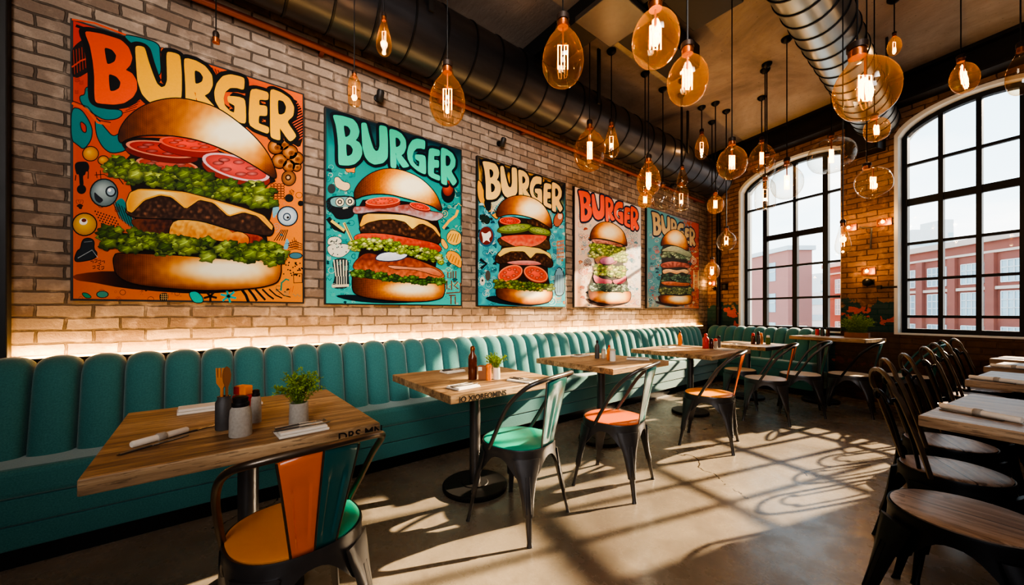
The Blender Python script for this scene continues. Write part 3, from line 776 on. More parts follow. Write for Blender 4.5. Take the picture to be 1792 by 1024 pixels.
class Art:
    layer = 0
    def __init__(s, pos): s.pos = pos; s.v = []; s.f = []; s.c = []
    def put(s, pts2, faces, cols, dz):
        b = len(s.v); s.v += [(dz, y, z) for y, z in pts2]; s.f += [tuple(b+i for i in f) for f in faces]; s.c += [tuple(c[:3])+(1,) for c in cols]
    def poly(s, loops, col, dz, step=None, mapped=False):
        """loops: outer + holes in crop px (or canvas metres if mapped); col: rgb tuple or f(x,y)->rgb; step: interior sampling"""
        L = [list(l) for l in loops]; vs = [Vector(p) for p in L[0]]; es = []
        es += [(i, (i+1) % len(L[0])) for i in range(len(L[0]))]
        for h in L[1:]:
            b = len(vs); vs += [Vector(p) for p in h]; es += [(b+i, b+(i+1) % len(h)) for i in range(len(h))]
        if step:
            a = np.array(L[0]); lo = a.min(0); hi = a.max(0)
            gx, gy = np.meshgrid(np.arange(lo[0]+step/2, hi[0], step), np.arange(lo[1]+step/2, hi[1], step))
            gx[1::2] += step/2
            G = np.stack([gx.ravel(), gy.ravel()], 1)
            sh = np.array(grow(L[0], -step*.45)); k = in_poly(G, a) & in_poly(G, sh)
            vs += [Vector(p) for p in G[k]]
        r = delaunay_2d_cdt(vs, es, [], 2, 1e-7); P = np.array([tuple(p) for p in r[0]]); T = [tuple(f) for f in r[2]]
        if not T: return
        C = np.array([P[list(f)].mean(0) for f in T]); keep = in_poly(C, np.array(L[0]))
        for h in L[1:]: keep &= ~in_poly(C, np.array(h))
        T = [f for f, k in zip(T, keep) if k]
        cols = [lin(*col(x, y)) if callable(col) else lin(*col) for x, y in P]
        s.put([tuple(p) if mapped else s.pos(p) for p in P], T, cols, dz)
    def fan(s, c, pts, ccol, ecol, dz):
        P = [s.pos(c)]+[s.pos(p) for p in pts]; n = len(pts)
        s.put(P, [(0, 1+i, 1+(i+1) % n) for i in range(n)], [lin(*ccol)]+[lin(*ecol)]*n, dz)
    def disc(s, x, y, rx, ry, col, dz, ecol=None, hl=(0, 0), n=22, rot=0):
        c, k = math.cos(rot), math.sin(rot)
        pts = [(x+rx*math.cos(2*PI*i/n)*c-ry*math.sin(2*PI*i/n)*k, y+rx*math.cos(2*PI*i/n)*k+ry*math.sin(2*PI*i/n)*c) for i in range(n)]
        s.fan((x+hl[0]*rx, y+hl[1]*ry), pts, col, ecol or col, dz)
    def line(s, pts, w, col, dz, closed=False):
        n = len(pts); A = []; B = []
        for i in range(n):
            if closed: a, b = Vector(pts[i-1]), Vector(pts[(i+1) % n])
            else: a, b = Vector(pts[max(0, i-1)]), Vector(pts[min(n-1, i+1)])
            d = b-a
            d = d.normalized() if d.length > 1e-6 else Vector((1, 0)); nn = Vector((-d.y, d.x))*w/2; p = Vector(pts[i])
            A.append(p+nn); B.append(p-nn)
        P = [s.pos(p) for p in A+B]; m = n if closed else n-1
        s.put(P, [(i, (i+1) % n, n+(i+1) % n, n+i) for i in range(m)], [lin(*col)]*(2*n), dz)
    def build(s, name, parent, origin, mat='print', label=None):
        if not s.f: return None
        me = bpy.data.meshes.new(name)
        me.from_pydata([(x, y-origin[1], z-origin[2]) for x, y, z in s.v], [], s.f)
        at = me.color_attributes.new('Col', 'FLOAT_COLOR', 'POINT'); at.data.foreach_set('color', [q for c in s.c for q in c])
        me.materials.append(M[mat])
        bm = bmesh.new(); bm.from_mesh(me)
        for f in bm.faces:
            if f.normal.x < 0: f.normal_flip()
        bm.to_mesh(me); bm.free(); me.update()
        o = bpy.data.objects.new(name, me); COL.objects.link(o); o.parent = parent
        if label: o['label'] = label
        return o
def clamp01(x): return max(0.0, min(1.0, x))
def mixc(a, b, f): f = clamp01(f); return tuple(a[i]+(b[i]-a[i])*f for i in range(3))
def n2(x, y, s, o=0.0): return noise.noise(Vector((x*s, y*s, o)))

LET = dict(   # hand-cut capitals traced off the first canvas: outer loop, holes, colour slot
 B=([(135,140),(250,160),(380,200),(430,250),(455,320),(440,370),(405,405),(455,430),(485,480),(487,540),(460,590),(400,630),(330,640),(210,630),(205,560),(205,450),(195,350),(175,240)],
    [[(265,248),(320,265),(350,305),(340,345),(310,362),(285,365)], [(295,430),(350,450),(380,490),(370,530),(340,548),(305,552)]]),
 U=([(485,243),(540,248),(565,340),(600,440),(625,500),(660,530),(690,520),(705,480),(703,390),(700,280),(785,300),(795,420),(795,595),(740,640),(640,650),(575,620),(530,570),(500,480),(492,360)], []),
 R=([(818,322),(900,345),(960,380),(1005,440),(1010,510),(985,560),(950,580),(980,610),(1050,690),(975,700),(912,620),(890,548),(893,605),(895,700),(833,690),(830,500)],
    [[(888,405),(925,420),(948,455),(940,485),(915,498),(893,500)]]),
 G=([(1230,460),(1225,540),(1180,525),(1130,525),(1095,555),(1082,600),(1092,650),(1130,690),(1165,705),(1170,650),(1122,625),(1118,585),(1235,600),(1240,780),(1150,740),(1070,680),(1035,620),(1028,560),(1045,500),(1085,450),(1140,438)], []),
 E=([(1275,530),(1395,560),(1393,610),(1330,605),(1330,650),(1385,655),(1385,720),(1328,715),(1325,775),(1398,800),(1395,845),(1262,790)], []),
 R2=([(1412,535),(1480,560),(1540,600),(1572,660),(1565,720),(1520,760),(1590,860),(1545,900),(1470,790),(1478,890),(1415,870),(1413,760)],
    [[(1462,610),(1500,620),(1520,660),(1510,700),(1490,712),(1465,710)]]))
ZA = Zoom(115, 20, 3.9395); Z1 = Zoom(100, 0, 1.828); Z2 = Zoom(550, 170, 2.6267); Z3 = Zoom(825, 265, 3.6556); Z4 = Zoom(995, 315, 4.358)
Z2T = Zoom(560, 180, 5.688); Z2B = Zoom(560, 350, 5.388)
P1R = (-.635, .523, 1.237, 2.82)

def lettering(parent, rect, org, colors, ink=(16, 14, 16), warp=None, halo=True):
    u0, u1, z0, z1 = rect; a = Art(None); i = 0
    def mp(p):
        q = ZA(p); x = (q[0]-P1R[0])/(P1R[1]-P1R[0]); y = (q[1]-P1R[2])/(P1R[3]-P1R[2])
        if warp: x, y = warp(x, y)
        return (u0+x*(u1-u0), z0+y*(z1-z0))
    bk = Art(None)
    for k, (o, hs) in LET.items():
        O = chaikin(chaikin([mp(p) for p in o], 1, .13), 1, .25); H = [chaikin(chaikin([mp(p) for p in h], 1, .15), 1, .25) for h in hs]; O = grow(O, .004)
        bk.poly([chaikin(grow(O, .026), 1)], ink, .0012+.0001*i, None, True)
        c = colors[i % len(colors)]
        ymin = min(p[1] for p in O); ymax = max(p[1] for p in O)
        c2 = tuple(min(255, x*1.12+8) for x in c)
        a.poly([O]+H, (lambda x, y, c=c, c2=c2, a0=ymin, a1=ymax: mixc(c2, c, (y-a0)/(a1-a0))), .0030, .03, True); i += 1
    bk.build('lettering_outline', parent, org); a.build('lettering', parent, org)  # black printed outline behind each letter

BUN = ((52, 22, 8), (150, 70, 20), (214, 132, 46), (246, 206, 136), (252, 240, 206))
def bun_fn(x0, x1, y0, y1, hx, hy, sx, sy, dark=1.0, edge=.0):
    def f(x, y):
        u = (x-x0)/(x1-x0); v = (y-y0)/(y1-y0)
        g = math.exp(-((x-hx)/sx)**2-((y-hy)/sy)**2)
        t = .10+.42*clamp01(u*1.7)**.8*dark + .62*g - .25*clamp01((u-.86)/.14) - .22*clamp01((v-.80)/.2) + .05*n2(x, y, .05)
        t = clamp01(t)*4*.999; i = int(t); return mixc(BUN[i], BUN[i+1], t-i)
    return f
def bun(par, org, pos, pts, hl, name, dz, step, label=None, dark=1.0):
    P = smooth2(pts, 4); xs = [p[0] for p in P]; ys = [p[1] for p in P]
    o = Art(pos); o.poly([grow(P, step*.55)], (20, 10, 6), dz-.0002)
    o.poly([P], bun_fn(min(xs), max(xs), min(ys), max(ys), *hl, dark=dark), dz, step)
    return o.build(name, par, org, 'halftone', label)
def patty(par, org, pos, pts, dz, step, base=(50, 28, 18), hi=(190, 124, 82), name='patty'):
    P = smooth2(pts, 4); a = Art(pos); a.poly([grow(P, step*.6)], (14, 8, 6), dz-.0002)
    ys = [p[1] for p in P]; y0, y1 = min(ys), max(ys)
    a.poly([P], lambda x, y: mixc(base, hi, max(0, n2(x, y, .9/step*.55)*1.1+.1)*(1-abs((y-y0)/(y1-y0)-.4)*1.3)*random.uniform(.3, 1.3)), dz, step)
    return a.build(name, par, org)
def flat(par, org, pos, pts, dz, c0, c1, name, step=8, outline=(40, 20, 8), ow=None, vert=True, nz=.2, rim=None, rimw=0):
    P = smooth2(pts, 3) if nz >= 0 else chaikin(pts, 1); a = Art(pos)
    if outline: a.poly([grow(P, ow or step*.35)], outline, dz-.0002)
    xs = [p[0] for p in P]; ys = [p[1] for p in P]; x0, x1, y0, y1 = min(xs), max(xs), min(ys), max(ys)
    if rim: a.poly([P], rim, dz-.0001); P = grow(P, -rimw)
    a.poly([P], lambda x, y: mixc(c0, c1, ((y-y0)/(y1-y0) if vert else (x-x0)/(x1-x0)) + abs(nz)*2*n2(x, y, .5/step)), dz, step)
    return a.build(name, par, org)
def leaves(par, org, pos, spine, th, n, size, dz, pal, name='lettuce', back=(20, 34, 8)):
    a = Art(pos); rr = random.Random(len(spine)*17+n); S = catmull([(x, y, 0) for x, y in spine], 12)
    up = [(p.x, p.y-th*.38) for p in S]; dn = [(p.x, p.y+th*.38) for p in S[::-1]]
    a.poly([up+dn], back, dz-.0002)
    for i in range(n):
        p = S[rr.randrange(len(S))]; x = p.x+rr.uniform(-size, size)*.5; y = p.y+rr.uniform(-.5, .5)*th
        r = size*rr.uniform(.55, 1.15); ang = rr.uniform(0, TAU); k = 17; pts = []
        for q in range(k):
            t_ = TAU*q/k; w = r*(1+.22*math.sin(5*t_+ang)+rr.uniform(-.12, .12)); pts.append((x+w*math.cos(t_)*1.15, y+w*math.sin(t_)*.72))
        c = pal[rr.randrange(len(pal))]; d = dz+.0000125*i
        a.fan((x+rr.uniform(-.4, .4)*r, y-.35*r), pts, tuple(min(255, v*1.25) for v in c), tuple(v*.56 for v in c), d)
        ya = y-.3*r; a.line([(x-r*.6, ya+r*.5), (x, y), (x+r*.5, ya)], r*.09, tuple(min(255, v*1.45) for v in c), d+.000006)
    return a.build(name, par, org)
GREENS = [(92, 112, 30), (124, 142, 48), (66, 88, 26), (150, 164, 70), (104, 124, 40), (80, 104, 36)]
LIME = [(150, 170, 62), (176, 190, 92), (120, 146, 44), (196, 206, 120), (96, 122, 40)]
DKG = [(58, 92, 34), (84, 120, 44), (44, 70, 30), (110, 142, 62)]
def tomato(par, org, pos, x, y, rx, ry, rot, dz, thick=0, c=(196, 42, 26), rim=(232, 120, 90), name='tomato_slice'):
    a = Art(pos); n = 30; ck, sk = math.cos(rot), math.sin(rot)
    E = lambda fx, fy, oy=0: [(x+rx*fx*math.cos(TAU*i/n)*ck-ry*fy*math.sin(TAU*i/n)*sk, y+oy+rx*fx*math.cos(TAU*i/n)*sk+ry*fy*math.sin(TAU*i/n)*ck) for i in range(n)]
    if thick:
        a.poly([[p for p in E(1.03, 1.06, thick)]], (60, 14, 10), dz-.0003); a.poly([E(1, 1, thick)], tuple(v*.72 for v in c), dz-.0002)
    a.fan((x, y), E(1.0, 1.0), rim, rim, dz-.0001); a.fan((x-rx*.2, y-ry*.2), E(.90, .84), tuple(min(255, v*1.15+20) for v in c), c, dz)
    for k in range(7):
        t_ = TAU*k/7+.3; a.disc(x+(rx*.52*math.cos(t_))*ck-(ry*.5*math.sin(t_))*sk, y+(rx*.52*math.cos(t_))*sk+ry*.5*math.sin(t_)*ck, rx*.17, ry*.2, tuple(min(255, v*.75+70) for v in c), dz+.00008, tuple(v*.7 for v in c))
    return a.build(name, par, org)
def doodles(a, rr, rect, cols, n, size, dz, avoid=None):
    """dense marker-pen scribbles: rings, squiggles, spirals, dashes, dots, arrows"""
    x0, x1, y0, y1 = rect
    for i in range(n):
        x = rr.uniform(x0, x1); y = rr.uniform(y0, y1)
        if avoid and avoid(x, y): continue
        s_ = size*rr.uniform(.5, 1.5); c = cols[rr.randrange(len(cols))]; k = rr.randrange(8); d = dz+.000004*i; w = s_*rr.uniform(.09, .17); r0 = rr.uniform(0, TAU)
        inb = lambda P: [(min(max(px, x0), x1), min(max(py, y0), y1)) for px, py in P]
        if k == 0: a.line(inb([(x+s_*math.cos(t_), y+s_*.9*math.sin(t_)) for t_ in np.linspace(0, TAU, 16)[:-1]]), w, c, d, True)
        elif k == 1: a.line(inb([(x+s_*(q-4)*.4, y+s_*.4*math.sin(q*1.6+r0)) for q in np.linspace(0, 8, 26)]), w, c, d)
        elif k == 2: a.line(inb([(x+s_*q/9*math.cos(q*.9+r0), y+s_*q/9*math.sin(q*.9+r0)) for q in np.linspace(0, 14, 34)]), w, c, d)
        elif k == 3:
            for q in range(5): a.line(inb([(x+q*s_*.35, y-s_*.5), (x+q*s_*.35+s_*.25*math.cos(r0), y+s_*.5)]), w, c, d)
        elif k == 4:
            for q in range(9): a.disc(*inb([(x+rr.uniform(-1, 1)*s_, y+rr.uniform(-1, 1)*s_)])[0], w*.8, w*.8, c, d, n=8)
        elif k == 5: a.line(inb([(x, y), (x+s_*math.cos(r0), y+s_*math.sin(r0)), (x+s_*1.4*math.cos(r0+.5), y+s_*1.4*math.sin(r0+.5)), (x+s_*.9*math.cos(r0+1.4), y+s_*.9*math.sin(r0+1.4))]), w, c, d)
        elif k == 6:
            P = inb([(x+s_*.8*(1+.3*math.sin(3*t_+r0))*math.cos(t_), y+s_*.6*(1+.3*math.cos(2*t_+r0))*math.sin(t_)) for t_ in np.linspace(0, TAU, 20)[:-1]])
            a.fan((sum(p[0] for p in P)/len(P), sum(p[1] for p in P)/len(P)), P, c, tuple(v*.75 for v in c), d)
        else:
            for q in range(4): a.line(inb([(x+s_*.8*math.cos(t_), y-q*s_*.4+s_*.5*math.sin(t_)) for t_ in np.linspace(PI*.1, PI*.9, 8)]), w, c, d)
def eye(a, x, y, r, dz, ball, edge, px=.2, py=.1):
    a.disc(x, y, r*1.1, r*1.1, (24, 22, 24), dz); a.disc(x, y, r, r, ball, dz+.00005, edge, (-.25, -.3)); a.disc(x+px*r, y+py*r, r*.42, r*.42, (30, 40, 50), dz+.0001); a.disc(x+px*r, y+py*r, r*.30, r*.30, (150, 170, 180), dz+.00013); a.disc(x+px*r-.1*r, y+py*r-.1*r, r*.13, r*.13, (250, 250, 250), dz+.00016)
def canvas(label, rect, bgfn, step=.035):
    u0, u1, z0, z1 = rect; org = (POST_X, (u0+u1)/2, z0)
    root = thing('burger_picture', label, 'poster', (POST_X, org[1], z0)); w = u1-u0; h = z1-z0
    m = MB(); m.bx(-.031, -.0006, -w/2, w/2, 0, h); m.build('canvas', 'canvas_edge', root)
    a = Art(None); e = .011
    a.poly([[(u0+e, z0+e), (u1-e, z0+e), (u1-e, z1-e), (u0+e, z1-e)]], lambda y, z: bgfn((y-u0)/w, (z-z0)/h), .0002, step, True)
    a.build('painted_ground', root, org); return root, org

# ---- first canvas: orange
R1 = P1R
def bg1(u, v):
    c = mixc((198, 44, 12), (236, 140, 46), u*.55+(1-v)*.62+.12*n2(u*9, v*9, .5)); return c
r1, o1 = canvas('largest orange burger poster nearest the camera', R1, bg1)
a = Art(Z1); K = (18, 16, 20); TE = (18, 122, 122)
def P(pts, col, dz=.0006, out=K, w=3.2, n=1):
    q = chaikin(pts, n+1)
    if out: a.poly([grow(q, w)], out, dz-.00012)
    a.poly([q], col, dz)
# marker shapes at the upper left
P([(50,150),(90,120),(130,180),(125,215),(48,262),(46,180)], (34, 22, 20), .0004, None)
for k in range(9): a.line([(52+k*9, 160-k*3), (56+k*9, 238-k*5)], 2.2, (170, 48, 18), .0005)
a.line([(47,215),(75,195),(120,178)], 5, (196, 60, 20), .00055)
a.line([(60,82),(110,100),(250,128),(330,190)], 9, K, .0005); a.line([(47,62),(120,74),(220,112)], 5, (220, 72, 20), .00055)
P([(210,110),(270,122),(326,140),(328,175),(332,235),(318,243),(305,235),(298,190),(285,150),(238,140)], TE)
P([(330,150),(352,160),(356,250),(348,282),(330,280),(325,262),(345,250),(338,200)], (216, 84, 24), .0007, K, 2)
P([(92,278),(118,285),(112,330),(150,350),(205,352),(208,368),(190,380),(150,384),(100,352),(78,330),(72,308),(90,305)], TE)
P([(46,345),(76,350),(100,385),(112,415),(108,448),(85,478),(66,462),(46,448)], TE); P([(74,388),(92,402),(92,425),(80,418)], (196, 50, 20), .0008)
P([(122,372),(150,408),(178,440),(205,425),(226,470),(212,484),(172,490),(146,470),(126,432)], TE)
a.line([(47,330),(95,350),(130,392),(170,400)], 7, (222, 86, 26), .00072); a.line([(47,322),(98,342),(134,385),(172,392)], 2.5, K, .00075)
a.disc(107, 492, 27, 25, K, .0007); a.disc(107, 492, 24, 22, (236, 176, 60), .00078, (186, 104, 20), (-.3, -.3)); a.disc(148, 513, 19, 16, K, .0008); a.disc(148, 513, 16, 13, (236, 176, 50), .00085, (186, 100, 20), (-.3, -.3))
P([(55,530),(62,518),(95,516),(104,532),(100,550),(92,548),(90,560),(82,562),(86,595),(72,598),(70,556),(62,560)], K, .0006, None); a.disc(78, 606, 15, 15, K, .00065); a.line([(60,560),(58,578)], 3, K, .00065); a.line([(100,548),(99,572)], 3, K, .00065)
eye(a, 150, 617, 42, .0007, (176, 192, 190), (92, 112, 116), .52, -.1); P([(118,612),(132,626),(150,640),(136,652),(120,640)], (40, 44, 52), .00092, None); a.line([(190,560),(212,590)], 3, K, .0007)
a.disc(88, 718, 41, 38, K, .0006); a.disc(88, 718, 37, 34, (240, 196, 70), .00068, (190, 126, 16), (-.1, -.3)); a.disc(84, 709, 13, 11, (246, 240, 230), .00075); a.disc(86, 705, 8, 6, (110, 40, 24), .0008)
for k in range(8):
    for j in range(5): a.disc(122+k*9+j*5, 676+j*10+k*3, 2.6, 2.6, K, .0006, n=8)
P([(180,650),(212,628),(232,690),(258,720),(240,728),(205,700)], (20, 130, 126), .0005, None)
for k in range(14): a.line([(176+k*5, 640+k*3), (200+k*5, 700+k*4)], 2.4, (20, 110, 112) if k % 2 else K, .00058)
P([(82,768),(100,762),(118,770),(116,798),(128,810),(120,828),(62,838),(56,828),(66,802),(76,798)], (34, 40, 46), .0006, K, 3); a.line([(66,826),(112,800),(130,824)], 2.5, (150, 160, 164), .0007); a.line([(86,775),(112,772)], 2, (120, 130, 134), .0007)
for (x, y, t_) in ((112,842,0),(124,838,1),(136,840,2),(148,842,0),(118,858,1),(132,856,2),(146,860,1)):
    a.line([(x-5,y-6),(x+4,y-7),(x+3,y),(x-4,y+2),(x+5,y+7)][:3+t_], 2.4, K, .0007)
a.line([(125,550),(128,570)], 2.2, K, .0007); a.line([(138,545),(140,572)], 2.2, K, .0007); a.line([(120,560),(150,558),(164,566)], 2.2, K, .0007)
# floor shadow of the painted burger
a.poly([smooth2([(62,878),(190,868),(300,900),(640,915),(480,940),(240,925),(120,905),(62,896)], 3)], lambda x, y: mixc((150, 62, 16), (34, 14, 8), (x-48)/160), .00045, 14)
# right side
for (x, y, r) in ((700,470,24),(722,462,20),(745,488,24),(765,508,22),(712,515,24),(742,530,20),(766,534,14)): a.disc(x, y, r+2.5, r+2.5, (40, 18, 8), .0007); a.disc(x, y, r, r*.92, (226, 150, 70), .00078, (120, 58, 20), (-.2, -.3)); a.disc(x+r*.2, y+r*.1, r*.42, r*.36, (90, 40, 16), .00085, (150, 86, 34))
a.disc(741, 570, 24, 26, K, .0007); a.disc(741, 570, 21, 23, (190, 124, 66), .00075, (120, 70, 34)); a.disc(739, 568, 10, 10, (60, 34, 20), .0008); a.disc(739, 568, 5, 5, (214, 160, 100), .00084)
for k in range(24): a.line([(688+(k % 4)*11+6*math.cos(t_), 592+(k//4)*8+4.5*math.sin(t_)) for t_ in np.linspace(0, TAU, 8)[:-1]], 1.8, K, .0007, True)
a.disc(742, 634, 14, 13, (26, 30, 32), .0007, hl=(-.3, -.3)); a.disc(779, 651, 9, 9, K, .0007)
a.disc(737, 692, 34, 33, (24, 34, 52), .0007); a.disc(737, 692, 30, 29, (236, 238, 236), .00075, (150, 176, 190)); a.disc(735, 694, 13, 13, (60, 80, 100), .0008); a.disc(735, 694, 9, 9, (190, 206, 212), .00084); a.disc(738, 696, 4, 4, K, .00088)
P([(688,660),(706,655),(712,668),(700,690),(690,700)], (120, 176, 190), .0005, None); P([(735,760),(745,780),(735,800),(722,796),(730,775)], (110, 170, 190), .0005, None)
for k in range(5): a.line([(694+k*8, 770), (718+k*5, 735)], 2.4, K, .0007)
for k in range(6): a.line([(740+k*6, 760+abs(k-3)*7), (750+k*4, 795)], 3, (150, 76, 26), .0007)
for k in range(4): a.line([(738, 780+k*7), (762, 772+k*8), (784, 782+k*6)], 2, K, .00072)
a.disc(763, 818, 22, 11, K, .0007); a.disc(763, 818, 19, 9, (70, 120, 136), .00075)
rr = random.Random(3)
for k in range(34): a.disc(rr.uniform(724, 784), rr.uniform(838, 884), 2.4, 2.4, K, .0007, n=7)
a.line([(756,876),(783,876),(784,904),(757,905)], 2.6, K, .0007, True); a.line([(716,930),(718,905),(732,893),(742,897)], 5, (24, 130, 110), .0007)
a.line([(742,940),(748,920),(752,935),(756,915)], 3, (226, 110, 30), .0007)
# bottom row
P([(78,938),(95,938),(112,952),(92,954)], (40, 150, 110), .0006, K, 2); a.disc(145, 942, 20, 12, K, .0006); a.disc(145, 942, 17, 9.5, (70, 150, 130), .00066)
P([(420,936),(446,932),(466,952),(466,968),(436,968)], (30, 190, 170), .0006, K, 2.5)
P([(327,938),(355,936),(356,962),(328,964)], (30, 22, 16), .0006, None)
for k in range(4):
    for j in range(3): a.line([(331+k*6, 942+j*7), (335+k*6, 940+j*7), (334+k*6, 946+j*7)], 1.6, (236, 190, 120), .0007)
for (cx, cy, r, c, nn) in ((490,948,22,(40,26,20),5), (548,948,26,(30,170,170),6)):
    for k in range(nn): t_ = TAU*k/nn+.3; a.line([(cx, cy), (cx+r*math.cos(t_), cy+r*.8*math.sin(t_))], 7, c, .0006)
for k in range(6): a.line([(590+k*22, 925), (604+k*24, 945), (612+k*27, 966-k*3)], 9-k*1.2, K, .0006)
doodles(a, rr, (52, 320, 925, 962), [(60, 30, 16), (150, 60, 20)], 14, 7, .0006)
doodles(a, rr, (365, 410, 930, 950), [(60, 30, 16)], 4, 6, .0006); doodles(a, rr, (700, 782, 915, 960), [(60, 30, 16), (30, 140, 130)], 8, 6, .0006)
doodles(a, rr, (52, 200, 640, 680), [(60, 26, 14)], 6, 8, .0006); doodles(a, rr, (56, 120, 240, 300), [(120, 40, 20), (90, 30, 20)], 5, 9, .0006); doodles(a, rr, (690, 784, 600, 780), [(60, 30, 16), (90, 150, 170)], 12, 8, .00065)
# hatched corner behind the last letter
P([(672,300),(786,318),(786,480),(740,452),(700,440)], (30, 18, 14), .0004, None)
for k in range(14): a.line([(735+k*1.2, 345+k*9), (785, 322+k*9)], 3, (222, 78, 22), .0006)
P([(470,205),(560,245),(520,262),(500,240)], (190, 66, 20), .00045, None)
for k in range(8): a.line([(475+k*10, 208+k*4), (495+k*7, 250+k)], 2, K, .0005)
for k in range(7): a.line([(210+k*9, 362-k*8), (250+k*5, 350-k*9)], 2, K, .0006)
a.build('painted_doodles', r1, o1)
lettering(r1, R1, o1, [(214, 70, 18)]+[(230, 162, 18)]*5)
bk = Art(Z1); bk.poly([smooth2([(205,452),(260,440),(420,452),(560,500),(694,570),(660,590),(520,590),(380,560),(250,510)], 3)], (24, 10, 8), .0042); bk.poly([smooth2([(250,480),(660,600),(668,740),(640,830),(270,830),(255,770),(245,640)], 3)], (26, 14, 8), .0040)
bp = bk.build('burger_silhouette', r1, o1)
def T(x, y, rx, ry, rot, dz, th, **k): return tomato(bp, o1, Z1, x, y, rx, ry, rot, dz, th, **k)
T(352, 528, 100, 22, .12, .0046, 12, c=(168, 58, 40), rim=(214, 130, 96)); T(335, 478, 116, 24, .14, .0050, 16, c=(166, 40, 30), rim=(222, 130, 100))
T(424, 462, 98, 22, .13, .0054, 18, c=(206, 50, 32), rim=(226, 96, 70)); T(572, 536, 112, 36, .28, .0058, 16, c=(190, 62, 54), rim=(222, 178, 184))
leaves(bp, o1, Z1, [(175,530),(260,560),(360,570),(470,590),(560,610),(680,630)], 62, 150, 21, .0066, GREENS)
patty(bp, o1, Z1, [(222,672),(280,640),(340,628),(412,662),(455,642),(500,645),(550,690),(600,676),(650,690),(688,722),(686,748),(660,752),(560,735),(450,705),(340,700),(250,695)], .0094, 6)
flat(bp, o1, Z1, [(240,706),(300,700),(366,704),(360,740),(330,765),(280,750),(258,735)], .0086, (120, 58, 30), (52, 24, 18), 'bacon', 6, nz=.5, vert=False)
flat(bp, o1, Z1, [(372,712),(430,706),(500,716),(560,745),(540,772),(480,765),(420,770),(362,764)], .0088, (236, 180, 84), (206, 120, 32), 'fried_filling', 6, nz=.5)
flat(bp, o1, Z1, [(520,722),(590,738),(655,760),(650,785),(600,790),(556,760)], .0087, (190, 84, 54), (120, 30, 26), 'bacon', 6, nz=.5)
flat(bp, o1, Z1, [(545,755),(580,742),(612,760),(606,790),(570,800),(548,785)], .0089, (240, 160, 60), (170, 50, 26), 'egg', 6)
ch = chaikin([(222,650),(234,618),(262,606),(330,608),(410,616),(500,640),(600,668),(660,690),(690,725),(686,738),(640,692),(596,680),(548,694),(500,650),(455,640),(412,670),(366,632),(330,626),(280,642),(240,682),(225,676)], 1, .1)
aC = Art(Z1); aC.poly([grow(ch, 3)], (60, 26, 6), .0102); aC.poly([ch], (236, 168, 48), .0104); aC.poly([grow(ch, -5)], lambda x, y: mixc((250, 226, 150), (232, 150, 36), abs(((x-222)/110) % 2-1)*1.2-.1+.2*n2(x, y, .03)), .0106, 9); aC.build('cheese', bp, o1)
leaves(bp, o1, Z1, [(150,760),(230,770),(330,785),(430,790),(540,805),(640,805),(720,820)], 58, 165, 21, .0110, GREENS[:3]+[(110, 132, 44), (136, 156, 66), (58, 80, 24)])
bun(bp, o1, Z1, [(185,822),(215,812),(400,820),(560,832),(700,836),(714,852),(710,888),(690,908),(620,922),(480,928),(340,920),(240,905),(195,880),(184,850)], (530, 862, 150, 30), 'bottom_bun', .0100, 6.5)
bun(bp, o1, Z1, [(198,440),(205,410),(230,375),(270,345),(320,325),(380,317),(440,325),(510,348),(580,395),(640,450),(680,505),(698,555),(694,570),(670,556),(630,530),(570,496),(500,465),(430,444),(350,433),(270,434),(225,446),(205,456)], (565, 425, 105, 52), 'top_bun', .0074, 6.5)
# ---- second canvas: teal
R2_ = (.664, 1.896, 1.232, 2.775)
def bg2(u, v): return mixc(mixc((52, 186, 178), (26, 132, 128), v*1.2), (10, 40, 52), clamp01((v-.80)*6+.5*n2(u*7, v*7, 2)-.2*(u < .1)))
r, o = canvas('teal burger poster with green lettering, second from the left', R2_, bg2)
a = Art(Z2B); rr = random.Random(11)
doodles(a, rr, (62, 330, -330, 980), [(140, 214, 196), (12, 70, 84), (220, 226, 200), (20, 96, 104)], 120, 22, .0004)
doodles(a, rr, (1140, 1335, -200, 990), [(150, 220, 200), (12, 70, 84), (226, 190, 110), (20, 96, 104)], 95, 22, .0004)
def PP(pts, col, dz=.0008, out=(14, 20, 26), w=5, n=2):
    q = chaikin(pts, n)
    if out: a.poly([grow(q, w)], out, dz-.00012)
    a.poly([q], col, dz)
PP([(60,-30),(330,-40),(340,60),(310,170),(160,185),(120,120),(70,100)], (20, 26, 32)); PP([(90,-25),(325,-30),(330,62),(110,70)], (110, 160, 160), .0009)
for x, y in ((187, 20), (282, 14)): a.disc(x, y, 44, 44, (20, 24, 28), .001); a.disc(x, y, 38, 38, (226, 212, 176), .00106); a.disc(x, y, 22, 22, (30, 30, 30), .0011); a.disc(x, y, 12, 12, (220, 206, 170), .00114)
a.line([(75, 170), (140, 260), (240, 300)], 46, (18, 24, 28), .0008); a.line([(105, 195), (230, 290)], 26, (226, 196, 90), .0009); a.line([(225, 215), (310, 400)], 24, (226, 200, 100), .00092); a.line([(232, 220), (314, 398)], 7, (40, 40, 60), .00096)
PP([(70,400),(85,355),(160,345),(205,375),(200,410),(80,425)], (222, 214, 190)); PP([(70,440),(120,418),(250,415),(290,445),(275,490),(200,545),(110,530),(75,490)], (224, 216, 194))
for k in range(16): a.disc(rr.uniform(90, 260), rr.uniform(370, 520), 6, 6, (30, 60, 64), .001, n=8)
PP([(110,560),(270,550),(265,700),(275,830),(110,835),(150,720)], (40, 56, 60), .00075)
for k in range(5): a.line([(130+k*30, 565), (150+k*24, 720)], 12, (226, 214, 180), .0009); a.line([(160+k*22, 720), (160+k*22, 800)], 9, (226, 214, 180), .0009)
a.line([(115, 812), (272, 806)], 24, (226, 214, 180), .0009)
